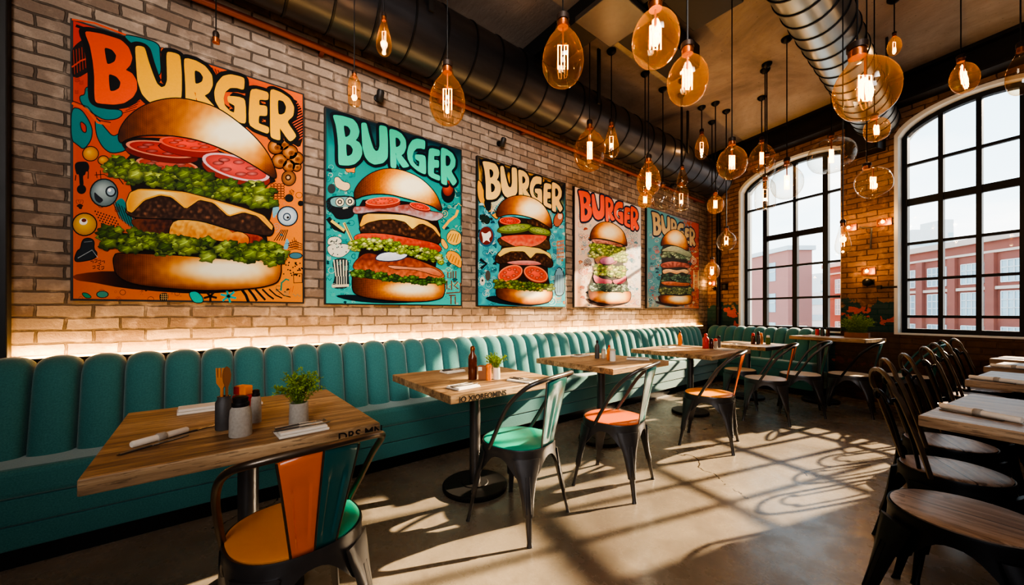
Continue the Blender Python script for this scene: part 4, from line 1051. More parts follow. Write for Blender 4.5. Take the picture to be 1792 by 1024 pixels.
PP([(1195,330),(1240,280),(1300,300),(1330,330),(1330,400),(1270,430),(1200,400)], (232, 182, 80)); PP([(1135,370),(1165,365),(1210,440),(1190,470),(1150,430)], (232, 176, 76)); PP([(1185,520),(1215,475),(1300,500),(1335,560),(1330,650),(1270,610),(1220,590)], (236, 160, 44))
for k in range(4): a.line([(1200+k*28, 380+k*8), (1235+k*24, 320)], 6, (120, 80, 30), .001); a.line([(1215+k*28, 570+k*14), (1240+k*24, 510+k*18)], 6, (150, 80, 20), .001)
a.line([(1160, 270), (1215, 200), (1280, 150), (1300, 95)], 24, (232, 170, 60), .0009)
for q in ([(1205,680),(1205,735),(1235,735),(1235,680)],[(1255,670),(1255,740)],[(1280,670),(1280,740)],[(1195,760),(1195,840),(1225,840)],[(1240,760),(1240,850)],[(1265,770),(1300,770),(1265,810),(1305,840)],[(1190,880),(1320,870),(1325,780)],[(1235,900),(1235,985)],[(1215,900),(1280,900)],[(1275,910),(1275,985)]): a.line(q, 11, (120, 64, 44), .0009)
q_ = lambda x, y: ((x/5.688+560-560)*5.388, ((y/5.688+180)-350)*5.388)
x, y = q_(1275, 900); a.disc(x, y, 66, 92, (12, 24, 28), .0009); x, y = q_(1272, 850); a.disc(x, y, 52, 74, (206, 84, 60), .00105, (110, 34, 26), (-.2, -.3))
x, y = q_(300, 650); PP([(x-50,y),(x-10,y-32),(x+20,y-60),(x+30,y-25),(x+60,y-20),(x+40,y+10),(x+45,y+45),(x+5,y+35),(x-30,y+40)], (236, 130, 30), .001)
x, y = q_(215, 820); PP([(x-70,y-70),(x-30,y-80),(x+10,y-30),(x+75,y-20),(x+80,y+30),(x+40,y+55),(x-10,y+40),(x-60,y+10)], (226, 196, 150), .00095); x, y = q_(115, 855); a.disc(x, y, 38, 46, (50, 60, 62), .001)
a.poly([smooth2([(150,905),(330,895),(700,940),(1100,935),(900,965),(600,975),(300,950)], 3)], (10, 30, 40), .0012)
a.build('painted_doodles', r, o)
lettering(r, R2_, o, [(34, 172, 138)], (10, 22, 32))
bk = Art(Z2B); bk.poly([smooth2([(400,0),(1090,120),(1080,700),(1100,800),(380,760),(390,400)], 3)], (26, 16, 20), .0040); bp = bk.build('burger_silhouette', r, o)
flat(bp, o, Z2B, [(320,70),(420,62),(740,50),(860,46),(1000,100),(1140,125),(1150,165),(1050,196),(800,130),(550,108),(335,130)], .0048, (150, 70, 60), (186, 178, 186), 'onion', 16, nz=.4)
tomato(bp, o, Z2B, 940, 62, 100, 30, .25, .0052, 10); tomato(bp, o, Z2B, 590, 14, 165, 40, -.06, .0056, 26, c=(200, 60, 30))
patty(bp, o, Z2B, [(375,260),(450,210),(560,180),(700,172),(800,200),(865,262),(930,215),(1000,215),(1080,275),(1130,350),(1120,405),(1060,400),(900,362),(700,322),(500,317),(400,307)], .0064, 14)
ch = chaikin([(372,238),(405,150),(450,132),(640,135),(800,146),(1000,198),(1090,258),(1130,330),(1126,350),(1060,270),(970,226),(930,230),(868,278),(800,208),(700,184),(560,188),(450,214),(382,254)], 1, .1)
aC = Art(Z2B); aC.poly([grow(ch, 6)], (60, 30, 8), .0070); aC.poly([ch], lambda x, y: mixc((240, 208, 110), (226, 160, 46), abs(x-760)/400+.2*n2(x, y, .02)), .0072, 16); aC.build('cheese', bp, o)
flat(bp, o, Z2B, [(325,345),(400,318),(600,322),(850,362),(1050,402),(1130,440),(1136,480),(1080,488),(900,445),(600,405),(420,388),(335,378)], .0066, (214, 88, 60), (160, 50, 36), 'tomato_slice', 14, nz=.5)
leaves(bp, o, Z2B, [(300,440),(450,420),(640,430),(820,480),(1000,510),(1130,550)], 95, 190, 27, .0076, LIME)
flat(bp, o, Z2B, [(320,600),(400,520),(480,505),(620,540),(840,545),(1000,600),(1110,650),(1155,690),(1140,740),(800,740),(500,690),(330,655)], .0050, (110, 44, 34), (214, 112, 66), 'onion', 16, nz=.35)
flat(bp, o, Z2B, [(530,560),(560,515),(640,495),(760,500),(820,520),(760,560),(640,575)], .0054, (236, 238, 240), (196, 204, 214), 'egg', 14, outline=(24, 36, 70), ow=9)
flat(bp, o, Z2B, [(650,620),(900,640),(1040,640),(1140,690),(1120,720),(900,660),(700,650)], .0056, (226, 150, 110), (190, 96, 60), 'onion', 14)
leaves(bp, o, Z2B, [(290,690),(450,700),(650,735),(850,755),(1050,765),(1160,770)], 58, 130, 26, .0086, DKG)
bun(bp, o, Z2B, [(305,738),(330,730),(600,757),(900,787),(1150,792),(1168,802),(1165,880),(1120,930),(950,955),(700,950),(480,925),(360,895),(310,850)], (860, 840, 220, 50), 'bottom_bun', .0082, 15)
bun(bp, o, Z2T, [(345,950),(342,890),(370,830),(430,760),(520,700),(640,662),(760,664),(880,698),(1000,760),(1100,850),(1170,950),(1206,1075),(1120,1030),(1000,990),(850,948),(700,912),(550,906),(430,926),(370,950)], (900, 830, 210, 110), 'top_bun', .0060, 15)

# ---- third canvas: turquoise with tan lettering
R3_ = (2.078, 3.379, 1.232, 2.768)
def bg3(u, v): return mixc(mixc((72, 190, 190), (50, 140, 160), .5+n2(u*6, v*6, 4)), mixc((16, 24, 36), (214, 150, 40), 3*n2(u*8, v*5, 3)), clamp01((v-.74+.5*max(0, .30-u))*7))
r, o = canvas('turquoise burger poster with tan lettering, middle one of five', R3_, bg3)
a = Art(Z3); rr = random.Random(21)
doodles(a, rr, (44, 160, 330, 985), [(24, 70, 96), (190, 224, 214), (30, 110, 130), (16, 30, 44)], 105, 15, .0004)
doodles(a, rr, (500, 598, 340, 985), [(24, 70, 96), (190, 224, 214), (214, 130, 60), (60, 120, 150)], 85, 15, .0004)
PP([(40,180),(62,200),(80,260),(120,330),(175,430),(150,430),(90,360),(50,320),(38,260)], (222, 152, 36), .0006); PP([(82,330),(100,296),(122,310),(126,360),(105,385)], (18, 24, 34), .0008)
for k in range(9): a.line([(130+k*10, 320-k*5), (150+k*9, 400-k*9)], 3, (230, 214, 170), .0007); a.line([(125, 330+k*9), (215-k*7, 290+k*7)], 3, (230, 214, 170), .00072)
a.disc(96, 545, 52, 66, (40, 90, 120), .0008); a.disc(94, 540, 44, 58, (110, 40, 34), .0009); PP([(60,510),(90,530),(120,505),(128,540),(110,560),(122,585),(95,565),(72,590),(74,560)], (236, 232, 224), .001, None)
PP([(52,412),(80,402),(118,430),(110,462),(70,460)], (20, 44, 36), .0008); PP([(530,420),(560,385),(588,400),(582,450),(550,486),(525,465)], (170, 96, 70), .0008); a.disc(566, 415, 14, 20, (226, 190, 160), .0009)
PP([(530,790),(560,735),(590,780),(594,900),(570,925),(535,915)], (120, 160, 176), .0008)
for k in range(5): a.line([(540+k*11, 790), (540+k*11, 905)], 4, (60, 80, 96), .0009)
for k in range(5): a.line([(545, 580+k*24), (592, 570+k*26)], 6, (226, 120, 60), .0009); a.line([(550+k*9, 570), (548+k*10, 690)], 3, (226, 120, 60), .0009)
a.disc(105, 795, 17, 34, (80, 76, 70), .0008); a.disc(70, 830, 16, 28, (214, 210, 190), .0008); a.disc(70, 826, 6, 8, (30, 30, 30), .0009); a.line([(55, 690), (95, 720), (60, 750)], 18, (16, 24, 34), .0008)
a.poly([smooth2([(90,940),(170,925),(330,975),(500,965),(380,990),(180,975)], 3)], (12, 30, 40), .0012)
a.build('painted_doodles', r, o)
lettering(r, R3_, o, [(212, 172, 100)], (16, 16, 18))
bk = Art(Z3); bk.poly([smooth2([(185,420),(490,470),(480,640),(490,800),(480,890),(200,890),(180,700),(195,560)], 3)], (38, 26, 22), .0040); bp = bk.build('burger_silhouette', r, o)
tomato(bp, o, Z3, 245, 445, 68, 24, .05, .0046, 6); patty(bp, o, Z3, [(355,440),(420,440),(490,475),(480,500),(420,480),(370,465)], .0045, 7)
for x, y, rx, ry, ro in ((435, 508, 74, 22, .2), (275, 490, 112, 26, -.10)): tomato(bp, o, Z3, x, y, rx, ry, ro, .0050, 8, c=(122, 142, 56), rim=(74, 92, 30), name='pickle_slice')
patty(bp, o, Z3, [(172,560),(240,545),(330,550),(470,560),(498,595),(490,628),(400,610),(300,612),(200,605),(176,585)], .0048, 7, (70, 46, 26), (150, 110, 60))
flat(bp, o, Z3, [(185,550),(300,535),(400,535),(480,545),(440,590),(380,610),(300,612),(240,590)], .0052, (214, 70, 50), (226, 120, 90), 'tomato_slice', 9, nz=.6)
patty(bp, o, Z3, [(152,690),(185,640),(300,635),(420,640),(490,665),(518,715),(500,742),(420,722),(300,706),(200,717),(165,712)], .0056, 7)
ch = chaikin([(165,660),(200,620),(320,606),(430,620),(500,655),(510,690),(470,655),(410,650),(376,686),(335,640),(250,640),(215,655),(180,675)], 1, .1); aC = Art(Z3); aC.poly([grow(ch, 3)], (60, 34, 10), .0061); aC.poly([ch], (232, 196, 100), .0063); aC.build('cheese', bp, o)
flat(bp, o, Z3, [(225,712),(300,700),(400,702),(445,722),(380,728),(290,726)], .0060, (230, 160, 150), (190, 96, 90), 'onion', 9)
tomato(bp, o, Z3, 410, 784, 80, 48, .35, .0066, 6, c=(214, 70, 44), rim=(238, 140, 100)); tomato(bp, o, Z3, 246, 780, 82, 48, -.35, .0070, 6, c=(214, 70, 44), rim=(238, 140, 100))
leaves(bp, o, Z3, [(152,850),(240,850),(340,862),(430,868),(510,872)], 44, 110, 16, .0076, GREENS+[(150, 130, 46)])
bun(bp, o, Z3, [(160,882),(200,876),(350,887),(480,887),(512,896),(510,940),(480,965),(400,978),(300,972),(220,955),(165,930)], (385, 915, 95, 26), 'bottom_bun', .0072, 9)
bun(bp, o, Z3, [(160,410),(165,370),(200,320),(260,290),(330,285),(400,305),(460,350),(500,420),(511,490),(470,468),(400,430),(300,405),(220,405),(175,418)], (385, 370, 85, 55), 'top_bun', .0054, 9)

# ---- fourth canvas: pale peach with orange lettering
R4_ = (3.535, 5.03, 1.232, 2.768)
def bg4(u, v): return mixc(mixc((226, 196, 170), (206, 206, 206), u*1.1+n2(u*5, v*5, 6)), (232, 150, 84), clamp01(.5-v*1.9+.5*n2(u*8, v*8, 1)))
r, o = canvas('pale peach burger poster with orange lettering, fourth from the left', R4_, bg4)
a = Art(Z4); rr = random.Random(31)
doodles(a, rr, (74, 175, 190, 960), [(216, 120, 80), (60, 60, 66), (110, 160, 180), (230, 210, 160), (196, 80, 60)], 120, 15, .0004)
doodles(a, rr, (430, 540, 320, 960), [(216, 110, 90), (110, 160, 180), (240, 226, 210), (70, 130, 150), (210, 150, 150)], 120, 15, .0004)
for k in range(4): a.line([(145+k*9*math.cos(t_), 630+k*9*math.sin(t_)) for t_ in np.linspace(0, TAU, 16)[:-1]], 4, (80, 80, 84), .0008, True)
a.poly([smooth2([(130,905),(200,920),(330,955),(470,930),(330,968),(180,950)], 3)], (60, 34, 30), .0012)
a.build('painted_doodles', r, o)
lettering(r, R4_, o, [(224, 78, 36)], (22, 34, 64))
bk = Art(Z4); bk.poly([smooth2([(185,450),(425,495),(415,640),(440,850),(170,845),(200,650)], 3)], (50, 44, 34), .0040); bp = bk.build('burger_silhouette', r, o)
flat(bp, o, Z4, [(178,455),(240,455),(320,470),(405,495),(395,512),(300,490),(200,482)], .0046, (226, 150, 130), (130, 80, 60), 'bacon', 8, nz=.6)
leaves(bp, o, Z4, [(165,540),(250,540),(340,555),(430,575)], 100, 170, 18, .0050, LIME)
flat(bp, o, Z4, [(195,600),(240,575),(300,585),(360,600),(360,640),(290,645),(220,640)], .0064, (222, 176, 90), (120, 64, 80), 'onion', 8); flat(bp, o, Z4, [(235,615),(270,590),(330,592),(355,620),(310,642),(255,640)], .0066, (206, 130, 160), (150, 80, 110), 'onion', 8)
leaves(bp, o, Z4, [(200,690),(280,690),(350,700),(420,700)], 80, 130, 17, .0070, LIME+[(190, 170, 70)])
flat(bp, o, Z4, [(188,725),(250,752),(320,765),(320,790),(250,795),(200,780)], .0086, (238, 150, 160), (190, 70, 90), 'onion', 8, nz=.1); flat(bp, o, Z4, [(335,765),(390,755),(432,730),(434,765),(400,792),(350,792)], .0087, (238, 150, 160), (190, 70, 90), 'onion', 8, nz=.1)
leaves(bp, o, Z4, [(165,820),(260,820),(350,825),(440,825)], 52, 150, 13, .0084, [(58, 84, 60), (90, 116, 84), (40, 60, 44), (150, 164, 140)])
bun(bp, o, Z4, [(152,842),(200,842),(330,857),(440,852),(468,860),(465,910),(430,935),(330,945),(230,935),(160,905)], (320, 890, 110, 34), 'bottom_bun', .0082, 9)
bun(bp, o, Z4, [(165,450),(170,400),(200,355),(250,325),(310,325),(370,355),(420,410),(441,500),(400,485),(320,460),(240,446),(190,446)], (300, 400, 85, 55), 'top_bun', .0068, 9)

# ---- fifth canvas: blue and orange
R5_ = (5.18, 6.90, 1.232, 2.80)
def bg5(u, v): return mixc(mixc((88, 156, 170), (196, 76, 36), (u-.60)*5+2*n2(u*6, v*6, 8)), (226, 170, 120), clamp01(.55-v*3.2+.8*n2(u*8, v*8, 3)))
r, o = canvas('blue and orange burger poster farthest from the camera', R5_, bg5)
a = Art(Z4); rr = random.Random(41)
doodles(a, rr, (610, 715, 380, 960), [(206, 220, 214), (30, 70, 100), (214, 110, 90), (60, 130, 150)], 100, 14, .0004)
doodles(a, rr, (905, 990, 440, 960), [(226, 200, 150), (110, 30, 20), (40, 80, 100), (230, 140, 70)], 95, 14, .0004)
a.line([(955,690),(990,690),(990,830),(955,830)], 6, (236, 210, 150), .0008, True)
for k in range(3): a.line([(963+k*10,700),(963+k*10,822)], 3, (236, 210, 150), .0008)
for k in range(3): a.line([(955+k*9*math.cos(t_), 618+k*12*math.sin(t_)) for t_ in np.linspace(0, TAU, 16)[:-1]], 4, (236, 210, 180), .0008, True)
a.poly([smooth2([(660,925),(740,935),(850,960),(930,945),(820,968),(700,950)], 3)], (60, 34, 30), .0012)
a.build('painted_doodles', r, o)
lettering(r, R5_, o, [(184, 158, 112)], (20, 34, 60), warp=lambda x, y: (x*.93+.03, .985-(1-y)*.9-.06*(x-.1)))
bk = Art(Z4); bk.poly([smooth2([(720,495),(900,530),(905,700),(925,880),(700,880),(712,700)], 3)], (52, 50, 42), .0040); bp = bk.build('burger_silhouette', r, o)
leaves(bp, o, Z4, [(715,560),(790,560),(860,570),(920,580)], 62, 90, 16, .0046, [(120, 140, 110), (150, 164, 130), (96, 120, 90)])
flat(bp, o, Z4, [(708,540),(780,505),(860,520),(930,560),(920,590),(840,560),(780,545)], .0060, (190, 196, 160), (130, 140, 110), 'pickle_slice', 9)
flat(bp, o, Z4, [(706,640),(780,622),(860,630),(918,645),(915,672),(840,665),(760,672),(708,665)], .0062, (206, 120, 100), (130, 64, 50), 'bacon', 8, nz=.8)
leaves(bp, o, Z4, [(712,750),(790,750),(860,755),(920,755)], 52, 90, 14, .0064, [(60, 90, 70), (96, 124, 96), (44, 66, 50)])
flat(bp, o, Z4, [(715,690),(760,680),(820,690),(880,682),(912,695),(900,716),(860,704),(820,718),(770,704),(725,716)], .0080, (240, 214, 160), (206, 150, 100), 'cheese', 8)
flat(bp, o, Z4, [(705,780),(780,775),(860,785),(916,788),(910,806),(830,808),(730,800)], .0081, (214, 130, 86), (150, 74, 46), 'patty', 8, nz=.3)
leaves(bp, o, Z4, [(700,845),(790,845),(860,848),(930,848)], 46, 110, 13, .0084, [(110, 120, 70), (140, 146, 90), (80, 94, 56)])
bun(bp, o, Z4, [(690,886),(760,881),(850,886),(930,881),(935,920),(920,945),(850,952),(760,945),(700,930)], (825, 905, 70, 24), 'bottom_bun', .0082, 8)
bun(bp, o, Z4, [(705,500),(715,450),(750,405),(800,380),(850,395),(890,440),(908,510),(905,540),(850,512),(790,496),(740,492)], (800, 440, 60, 45), 'top_bun', .0066, 8)
# ---------------------------------------------------------------- pendant bulbs
BULB = {   # radius profile (fraction of half width, fraction of height from the bottom)
 'globe': [(0,0),(.35,.02),(.68,.10),(.90,.24),(1,.42),(.95,.60),(.74,.77),(.46,.88),(.30,.94),(.27,1.0)],
 'balloon': [(0,0),(.38,.02),(.72,.10),(.94,.25),(1,.40),(.93,.58),(.74,.74),(.50,.86),(.36,.93),(.33,1.0)],
 'tear': [(0,0),(.40,.015),(.74,.07),(.95,.17),(1,.28),(.93,.44),(.75,.63),(.56,.80),(.45,.92),(.42,1.0)],
 'tube': [(0,0),(.5,.015),(.82,.05),(.98,.13),(1,.3),(1,.6),(.94,.8),(.72,.92),(.6,.97),(.58,1.0)],
 'oval': [(0,0),(.42,.02),(.76,.12),(.95,.30),(1,.48),(.94,.68),(.74,.85),(.42,.96),(.24,1.0)],
}
nb = [0]
def pendant(px, py, w, h, shape, depth, label, tilt=0.0, glass='amber_glass', drop=None, canopy=None, sock=True, lit=True):
    """px,py: bulb centre, w,h its size in the photo; depth in metres; canopy: photo y of the ceiling rose"""
    for _ in range(40):          # keep cords clear of the two ducts
        q = at_depth(px, py, depth)
        if (q.x < -2.54 and q.y < 6.9) or (-1.06 < q.x < -.55): depth *= .97
        else: break
    k = depth/F
    stretch = 1/math.sqrt(1+((px-CX)/F)**2)**.6
    W = w*k*stretch*.98; H_ = h*k; c = at_depth(px, py, depth)
    if c.x < -3.0: print('bulb in wall', label, c)
    root = thing('pendant_lamp', label, 'pendant lamp', (c.x, c.y, c.z), random.uniform(0, TAU), 'bare bulb pendants hanging from the ceiling')
    B = BULB[shape]; Mx = Matrix.Rotation(tilt, 3, Vector((CS, SN, 0)).cross(Vector((0, 0, 1)))) if tilt else None
    root.rotation_euler = (0, 0, 0) if tilt else root.rotation_euler
    cap_r = max(.012, min(.024, W*.13)); scap = max(.03, H_*.22)
    prof = catmull([(max(a*W/2, cap_r*.9 if b > .9 else 0), 0, b*H_-H_/2) for a, b in B], 3)
    m = MB(); m.lathe([(max(.0004, p.x), p.z) for p in prof], (0, 0, 0), 28, M3=Mx); m.build('glass_bulb', glass, root)
    top = Vector((0, 0, H_/2)); top = (Mx @ top) if Mx is not None else top
    m = MB(); m.lathe([(cap_r*1.05, -.006), (cap_r*1.1, scap*.25), (cap_r*.95, scap*.28), (cap_r, scap*.4)], top, 16); m.build('bulb_cap', 'socket_copper', root)
    m = MB(); m.lathe([(cap_r*1.25, scap*.40), (cap_r*1.25, scap*.8), (cap_r*1.0, scap*.9), (.006, scap)], top, 16); m.build('socket', 'socket', root)
    if lit:
        m = MB(); fh = H_*.40; fw = min(W*.24, H_*.2, .045); fr = max(.0012, min(W, H_)*.013); z0 = -fh*.55
        pts = []; nf = 4 if W*F/depth > 34 else 2
        for q in range(nf): x = (q/(nf-1)-.5)*fw; pts += [(x, 0, z0), (x, 0, z0+fh)][::1 if q % 2 == 0 else -1]
        R = Matrix.Rotation(TH, 3, 'Z') @ Matrix.Identity(3)
        off = Vector((0, 0, 0))
        R2 = Matrix.Rotation(-root.rotation_euler.z, 3, 'Z') @ R
        m.tube([R2 @ Vector(p) + off for p in pts], fr, 6); m.build('filament', 'filament', root)
        m = MB(); m.tube([(0, 0, z0+fh), (0, 0, H_*.5)], fr*1.6, 6); m.build('filament_stem', 'socket_copper', root)
        nb[0] += 1
        if W > .07: lamp('bulb_light', 'POINT', (c.x, c.y, c.z), 2.6 if W > .12 else 1.6, (1, .64, .34), shadow_soft_size=.02)
    zt = CEIL - c.z
    m = MB(); m.tube([top+Vector((0, 0, scap*.95)), Vector((top.x, top.y, zt-.002))], max(.003, .0026*depth*.55), 6); m.build('cord', 'black_metal', root)
    m = MB(); m.lathe([(.012, zt-.05), (.03, zt-.04), (.05, zt-.018), (.052, zt-.001)], (top.x, top.y, 0), 18); m.build('ceiling_rose', 'black_metal', root)
    return root
def cd(y): return 2.88*F/(HY-y)
for a in (
 (672, 66, 27, 62, 'tear', 2.3, 'slim teardrop bulb high in front of the black duct'),
 (783, 172, 64, 92, 'balloon', 2.05, 'amber balloon bulb hanging above the teal poster\'s right corner'),
 (620, 160, 22, 52, 'tube', 2.4, 'small tube bulb hanging between the first two posters'),
 (985, 98, 74, 104, 'balloon', 1.75, 'large balloon bulb hanging in front of the dark ceiling steel'),
 (1147, 64, 84, 102, 'globe', 1.45, 'large globe bulb at top centre under the steel plate'),
 (1203, 137, 72, 90, 'globe', 1.65, 'large globe bulb just right of the top centre one'),
 (1032, 262, 56, 74, 'globe', cd(124), 'globe bulb above the peach poster\'s left corner'),
 (1070, 249, 27, 58, 'tear', cd(153), 'slim bulb half behind the globe above the peach poster'),
 (1135, 313, 42, 60, 'balloon', 3.6, 'amber bulb above the gap between the last two posters'),
 (1129, 349, 26, 30, 'globe', 5.2, 'faint small bulb below the one above the last two posters'),
 (1160, 347, 40, 40, 'globe', 5.4, 'clear pale globe in front of the last poster\'s top', 0, 'clear_glass', None, None, True, False),
 (1192, 347, 25, 46, 'tube', 4.9, 'clear tube bulb over the last poster\'s lettering', 0, 'clear_glass'),
 (1194, 311, 20, 32, 'tear', 4.6, 'unlit teardrop bulb above the clear tube bulb', 0, 'amber_glass', None, None, True, False),
 (1228, 257, 24, 44, 'balloon', cd(187), 'small bulb beside the far end of the black duct'),
 (1281, 283, 53, 60, 'globe', 3.1, 'round bulb at the left shoulder of the left arched window'),
 (1333, 276, 46, 52, 'globe', cd(170), 'round bulb in front of the left window arch, right of the shoulder one'),
 (1342, 292, 30, 36, 'globe', 4.3, 'unlit clear globe half behind the bulb before the left arch', 0, 'clear_glass', None, None, True, False),
 (1339, 341, 36, 52, 'tube', 4.4, 'clear tube bulb against the upper panes of the left window', 0, 'clear_glass'),
 (1377, 318, 56, 60, 'globe', 3.9, 'clear globe bulb against the upper middle pane of the left window', 0, 'clear_glass'),
 (1455, 272, 82, 58, 'oval', cd(137), 'wide flattened clear bulb at the right of the left arch', 0, 'clear_glass'),
 (1514, 152, 112, 112, 'globe', 1.30, 'biggest bulb of all, wide and clear, in front of the silver duct', .25),
 (1565, 80, 24, 34, 'globe', 3.4, 'tiny bulb near the ceiling right of the silver duct', 0),
 (1534, 227, 44, 40, 'oval', 3.5, 'flattened bulb under the silver duct\'s end', .2),
 (1528, 319, 62, 52, 'oval', 4.1, 'tilted clear bulb on the brick pier below the dark box', .45, 'clear_glass'),
 (1687, 135, 48, 56, 'globe', 2.9, 'round bulb above the right window\'s arch', .2),
 (1786, 128, 48, 76, 'balloon', 1.9, 'bulb cut by the right edge of the picture', 0, 'amber_glass', None, None, True, False),
 (1252, 357, 29, 34, 'globe', 5.1, 'small bulb in the far corner below the duct end', 0),
 (1271, 421, 34, 36, 'globe', 5.3, 'clear round bulb left of the left window frame', 0, 'clear_glass'),
 (1246, 473, 27, 32, 'globe', 5.6, 'lowest bulb in the far corner, near the last poster\'s edge', 0),
 (1475, 420, 27, 50, 'tear', 4.5, 'low clear bulb at the right jamb of the left window', 0, 'clear_glass'),
): pendant(*a)
sk = at_depth(378, 66, 1.95); t_ = thing('pendant_socket', 'empty lamp socket on a cord in front of the brick above the orange poster', 'lamp socket', sk)
m = MB(); m.lathe([(.010, -.03), (.016, -.028), (.017, -.005), (.012, 0)], (0, 0, 0), 16); m.build('socket_ring', 'socket_copper', t_)
m = MB(); m.lathe([(.013, 0), (.015, .02), (.010, .032), (.004, .036)], (0, 0, 0), 16); m.build('socket', 'socket', t_)
m = MB(); m.tube([(0, 0, .03), (0, 0, CEIL-sk.z-.001)], .003, 6); m.build('cord', 'black_metal', t_)

# ---------------------------------------------------------------- wall fittings
def on_far(name, label, cat, px, py, off=0.0):
    p = at_far(px, py, off); return thing(name, label, cat, p, FARA), p
for px, py, lab in ((1548, 389, 'glowing amber wall lamp at the upper right of the brick pier'), (1488, 399, 'glowing amber wall lamp at the upper left of the brick pier'),
                    (1520, 475, 'glowing amber wall lamp low in the middle of the brick pier'), (1246, 496, 'small glowing amber wall lamp in the far corner')):
    r, p = on_far('wall_lamp', lab, 'wall lamp', px, py)
    m = MB(); m.bx(-.075, .075, -.014, -.0005, -.05, .05); m.build('back_plate', 'socket_copper', r, bevel=.004)
    m = MB(); m.lathe([(.001, -.05), (.045, -.035), (.055, 0), (.045, .035), (.001, .05)], (0, -.05, 0), 20, sy=.75); m.build('glass_shade', 'clear_glass', r)
    m = MB(); m.lathe([(.001, -.022), (.018, -.012), (.018, .012), (.001, .022)], (0, -.05, 0), 14); m.build('bulb', 'sconce_glow', r)
    q = p - FN*.13; lamp('wall_lamp_light', 'POINT', q, 2.2, (1, .55, .2), shadow_soft_size=.03)
for px, py, lab, s_ in ((1520, 494, 'round black wall knob below the low lamp on the brick pier', .05), (1253, 505, 'small black wall knob in the far corner', .035)):
    r, p = on_far('wall_spot', lab, 'wall fitting', px, py)
    m = MB(); m.lathe([(s_*.7, 0), (s_, .012), (s_, .05), (s_*.6, .07), (.002, .075)], (0, 0, 0), 20, M3=Matrix.Rotation(PI/2, 3, 'X')); m.build('knob', 'black_metal', r)
    m = MB(); m.box((0, -.004, 0), (s_*2.3, .007, s_*1.4)); m.build('back_plate', 'dark_iron', r)
r, p = on_far('switch_box', 'small square black box on the brick of the far corner', 'box', 1270, 502)
m = MB(); m.box((0, -.025, 0), (.09, .05, .12)); m.build('body', 'black_metal', r, bevel=.005); m = MB(); m.box((0, -.052, 0), (.05, .006, .07)); m.build('face_plate', 'gunmetal', r)
r, p = on_far('wall_speaker', 'dark wall speaker high on the brick pier', 'speaker', 1522, 240)
m = MB(); m.box((0, -.13, 0), (.34, .22, .50)); m.build('cabinet', 'black_metal', r, bevel=.012); m = MB(); m.box((0, -.243, -.02), (.28, .006, .40)); m.build('grille', 'dark_iron', r)
m = MB(); m.box((0, -.012, 0), (.1, .02, .2)); m.build('bracket', 'dark_iron', r)
m = MB(); p = at_far(1526, 400); q = at_far(1524, 436); d = at_far(1505, 398); f = -FN*.012
m.tube([d+f, p+f, q+f], .010, 8); tag(m.build('conduit', 'gunmetal'), 'bent grey conduit pipe between the upper wall lamps', 'conduit')
m = MB(); p = at_far(1540, 503); q = at_far(1571, 502); m.tube([p+f, q+f], .013, 8); m.box(p-FN*.02, (.04, .04, .05), FARA); tag(m.build('conduit', 'dark_iron'), 'short level conduit beside the right window', 'conduit')
p = at_far(1258, 290); r = thing('drain_pipe', 'black vertical pipe in the corner left of the left window', 'pipe', far(.26, .95), FARA)
m = MB(); m.tube([(0, -.05, 0), (0, -.05, 2.72)], .035, 12); m.build('pipe', 'black_metal', r)
for z in (.3, 1.3, 2.3): m = MB(); m.lathe([(.037, z-.02), (.044, z-.018), (.044, z+.018), (.037, z+.02)], (0, -.05, 0), 14); m.box((0, -.012, z), (.05, .02, .03)); m.build('clamp', 'dark_iron', r)
for px, py, lab in ((660, 173, 'small dark spotlight on the brick above the teal poster'), (873, 252, 'small dark spotlight above the turquoise poster'), (1168, 328, 'small dark spotlight above the last two posters')):
    p = at_x(px, py, WALLX); r = thing('wall_spotlight', lab, 'spotlight', p)
    m = MB(); m.lathe([(.03, .001), (.03, .012), (.012, .016), (.010, .06)], (0, 0, 0), 14, M3=Matrix.Rotation(PI/2, 3, 'Y')); m.build('mount', 'black_metal', r)
    m = MB(); m.lathe([(.020, -.05), (.028, -.04), (.030, .03), (.02, .045)], (.075, 0, -.005), 16, M3=Matrix.Rotation(.5, 3, 'Y')); m.build('lamp_head', 'dark_iron', r)

# ---------------------------------------------------------------- things on the tables
TT = .7405
def on(px, py, z=TT): p = at_z(px, py, z); return Vector((p.x, p.y, z))
def jar(name, label, cat, p, h, r, body, cap, cap_h=.25, neck=.7, group=None):
    t = thing(name, label, cat, p, 0, group); b = h*(1-cap_h)
    m = MB(); m.lathe([(r*.96, 0), (r, .004), (r*.97, b*.6), (r*.9, b*.9), (r*neck, b)], (0, 0, 0), 24); m.build('body', body, t)
    m = MB(); m.lathe([(r*neck*1.02, b), (r*neck*1.08, b+.004), (r*neck*1.04, b+h*cap_h*.4), (r*neck*.9, b+h*cap_h*.45), (r*neck*.95, b+h*cap_h*.85), (r*neck*.6, h)], (0, 0, 0), 20); m.build('cap', cap, t)
    return t
def bottle(label, p, h, r, body, cap, group=None):
    t = thing('sauce_bottle', label, 'bottle', p, 0, group)
    m = MB(); m.lathe([(r*.95, 0), (r, .005), (r, h*.62), (r*.9, h*.70), (r*.5, h*.78), (r*.45, h*.86)], (0, 0, 0), 24); m.build('body', body, t)
    m = MB(); m.lathe([(r*.52, h*.86), (r*.54, h*.93), (r*.46, h*.97), (r*.2, h)], (0, 0, 0), 18); m.build('cap', cap, t)
    return t
FORK = [(-.004,-.09),(.004,-.09),(.0035,.02),(.010,.04),(.011,.09),(.0085,.09),(.008,.055),(.005,.055),(.0045,.09),(.0015,.09),(.001,.055),(-.001,.055),(-.0015,.09),(-.0045,.09),(-.005,.055),(-.008,.055),(-.0085,.09),(-.011,.09),(-.010,.04),(-.0035,.02)]
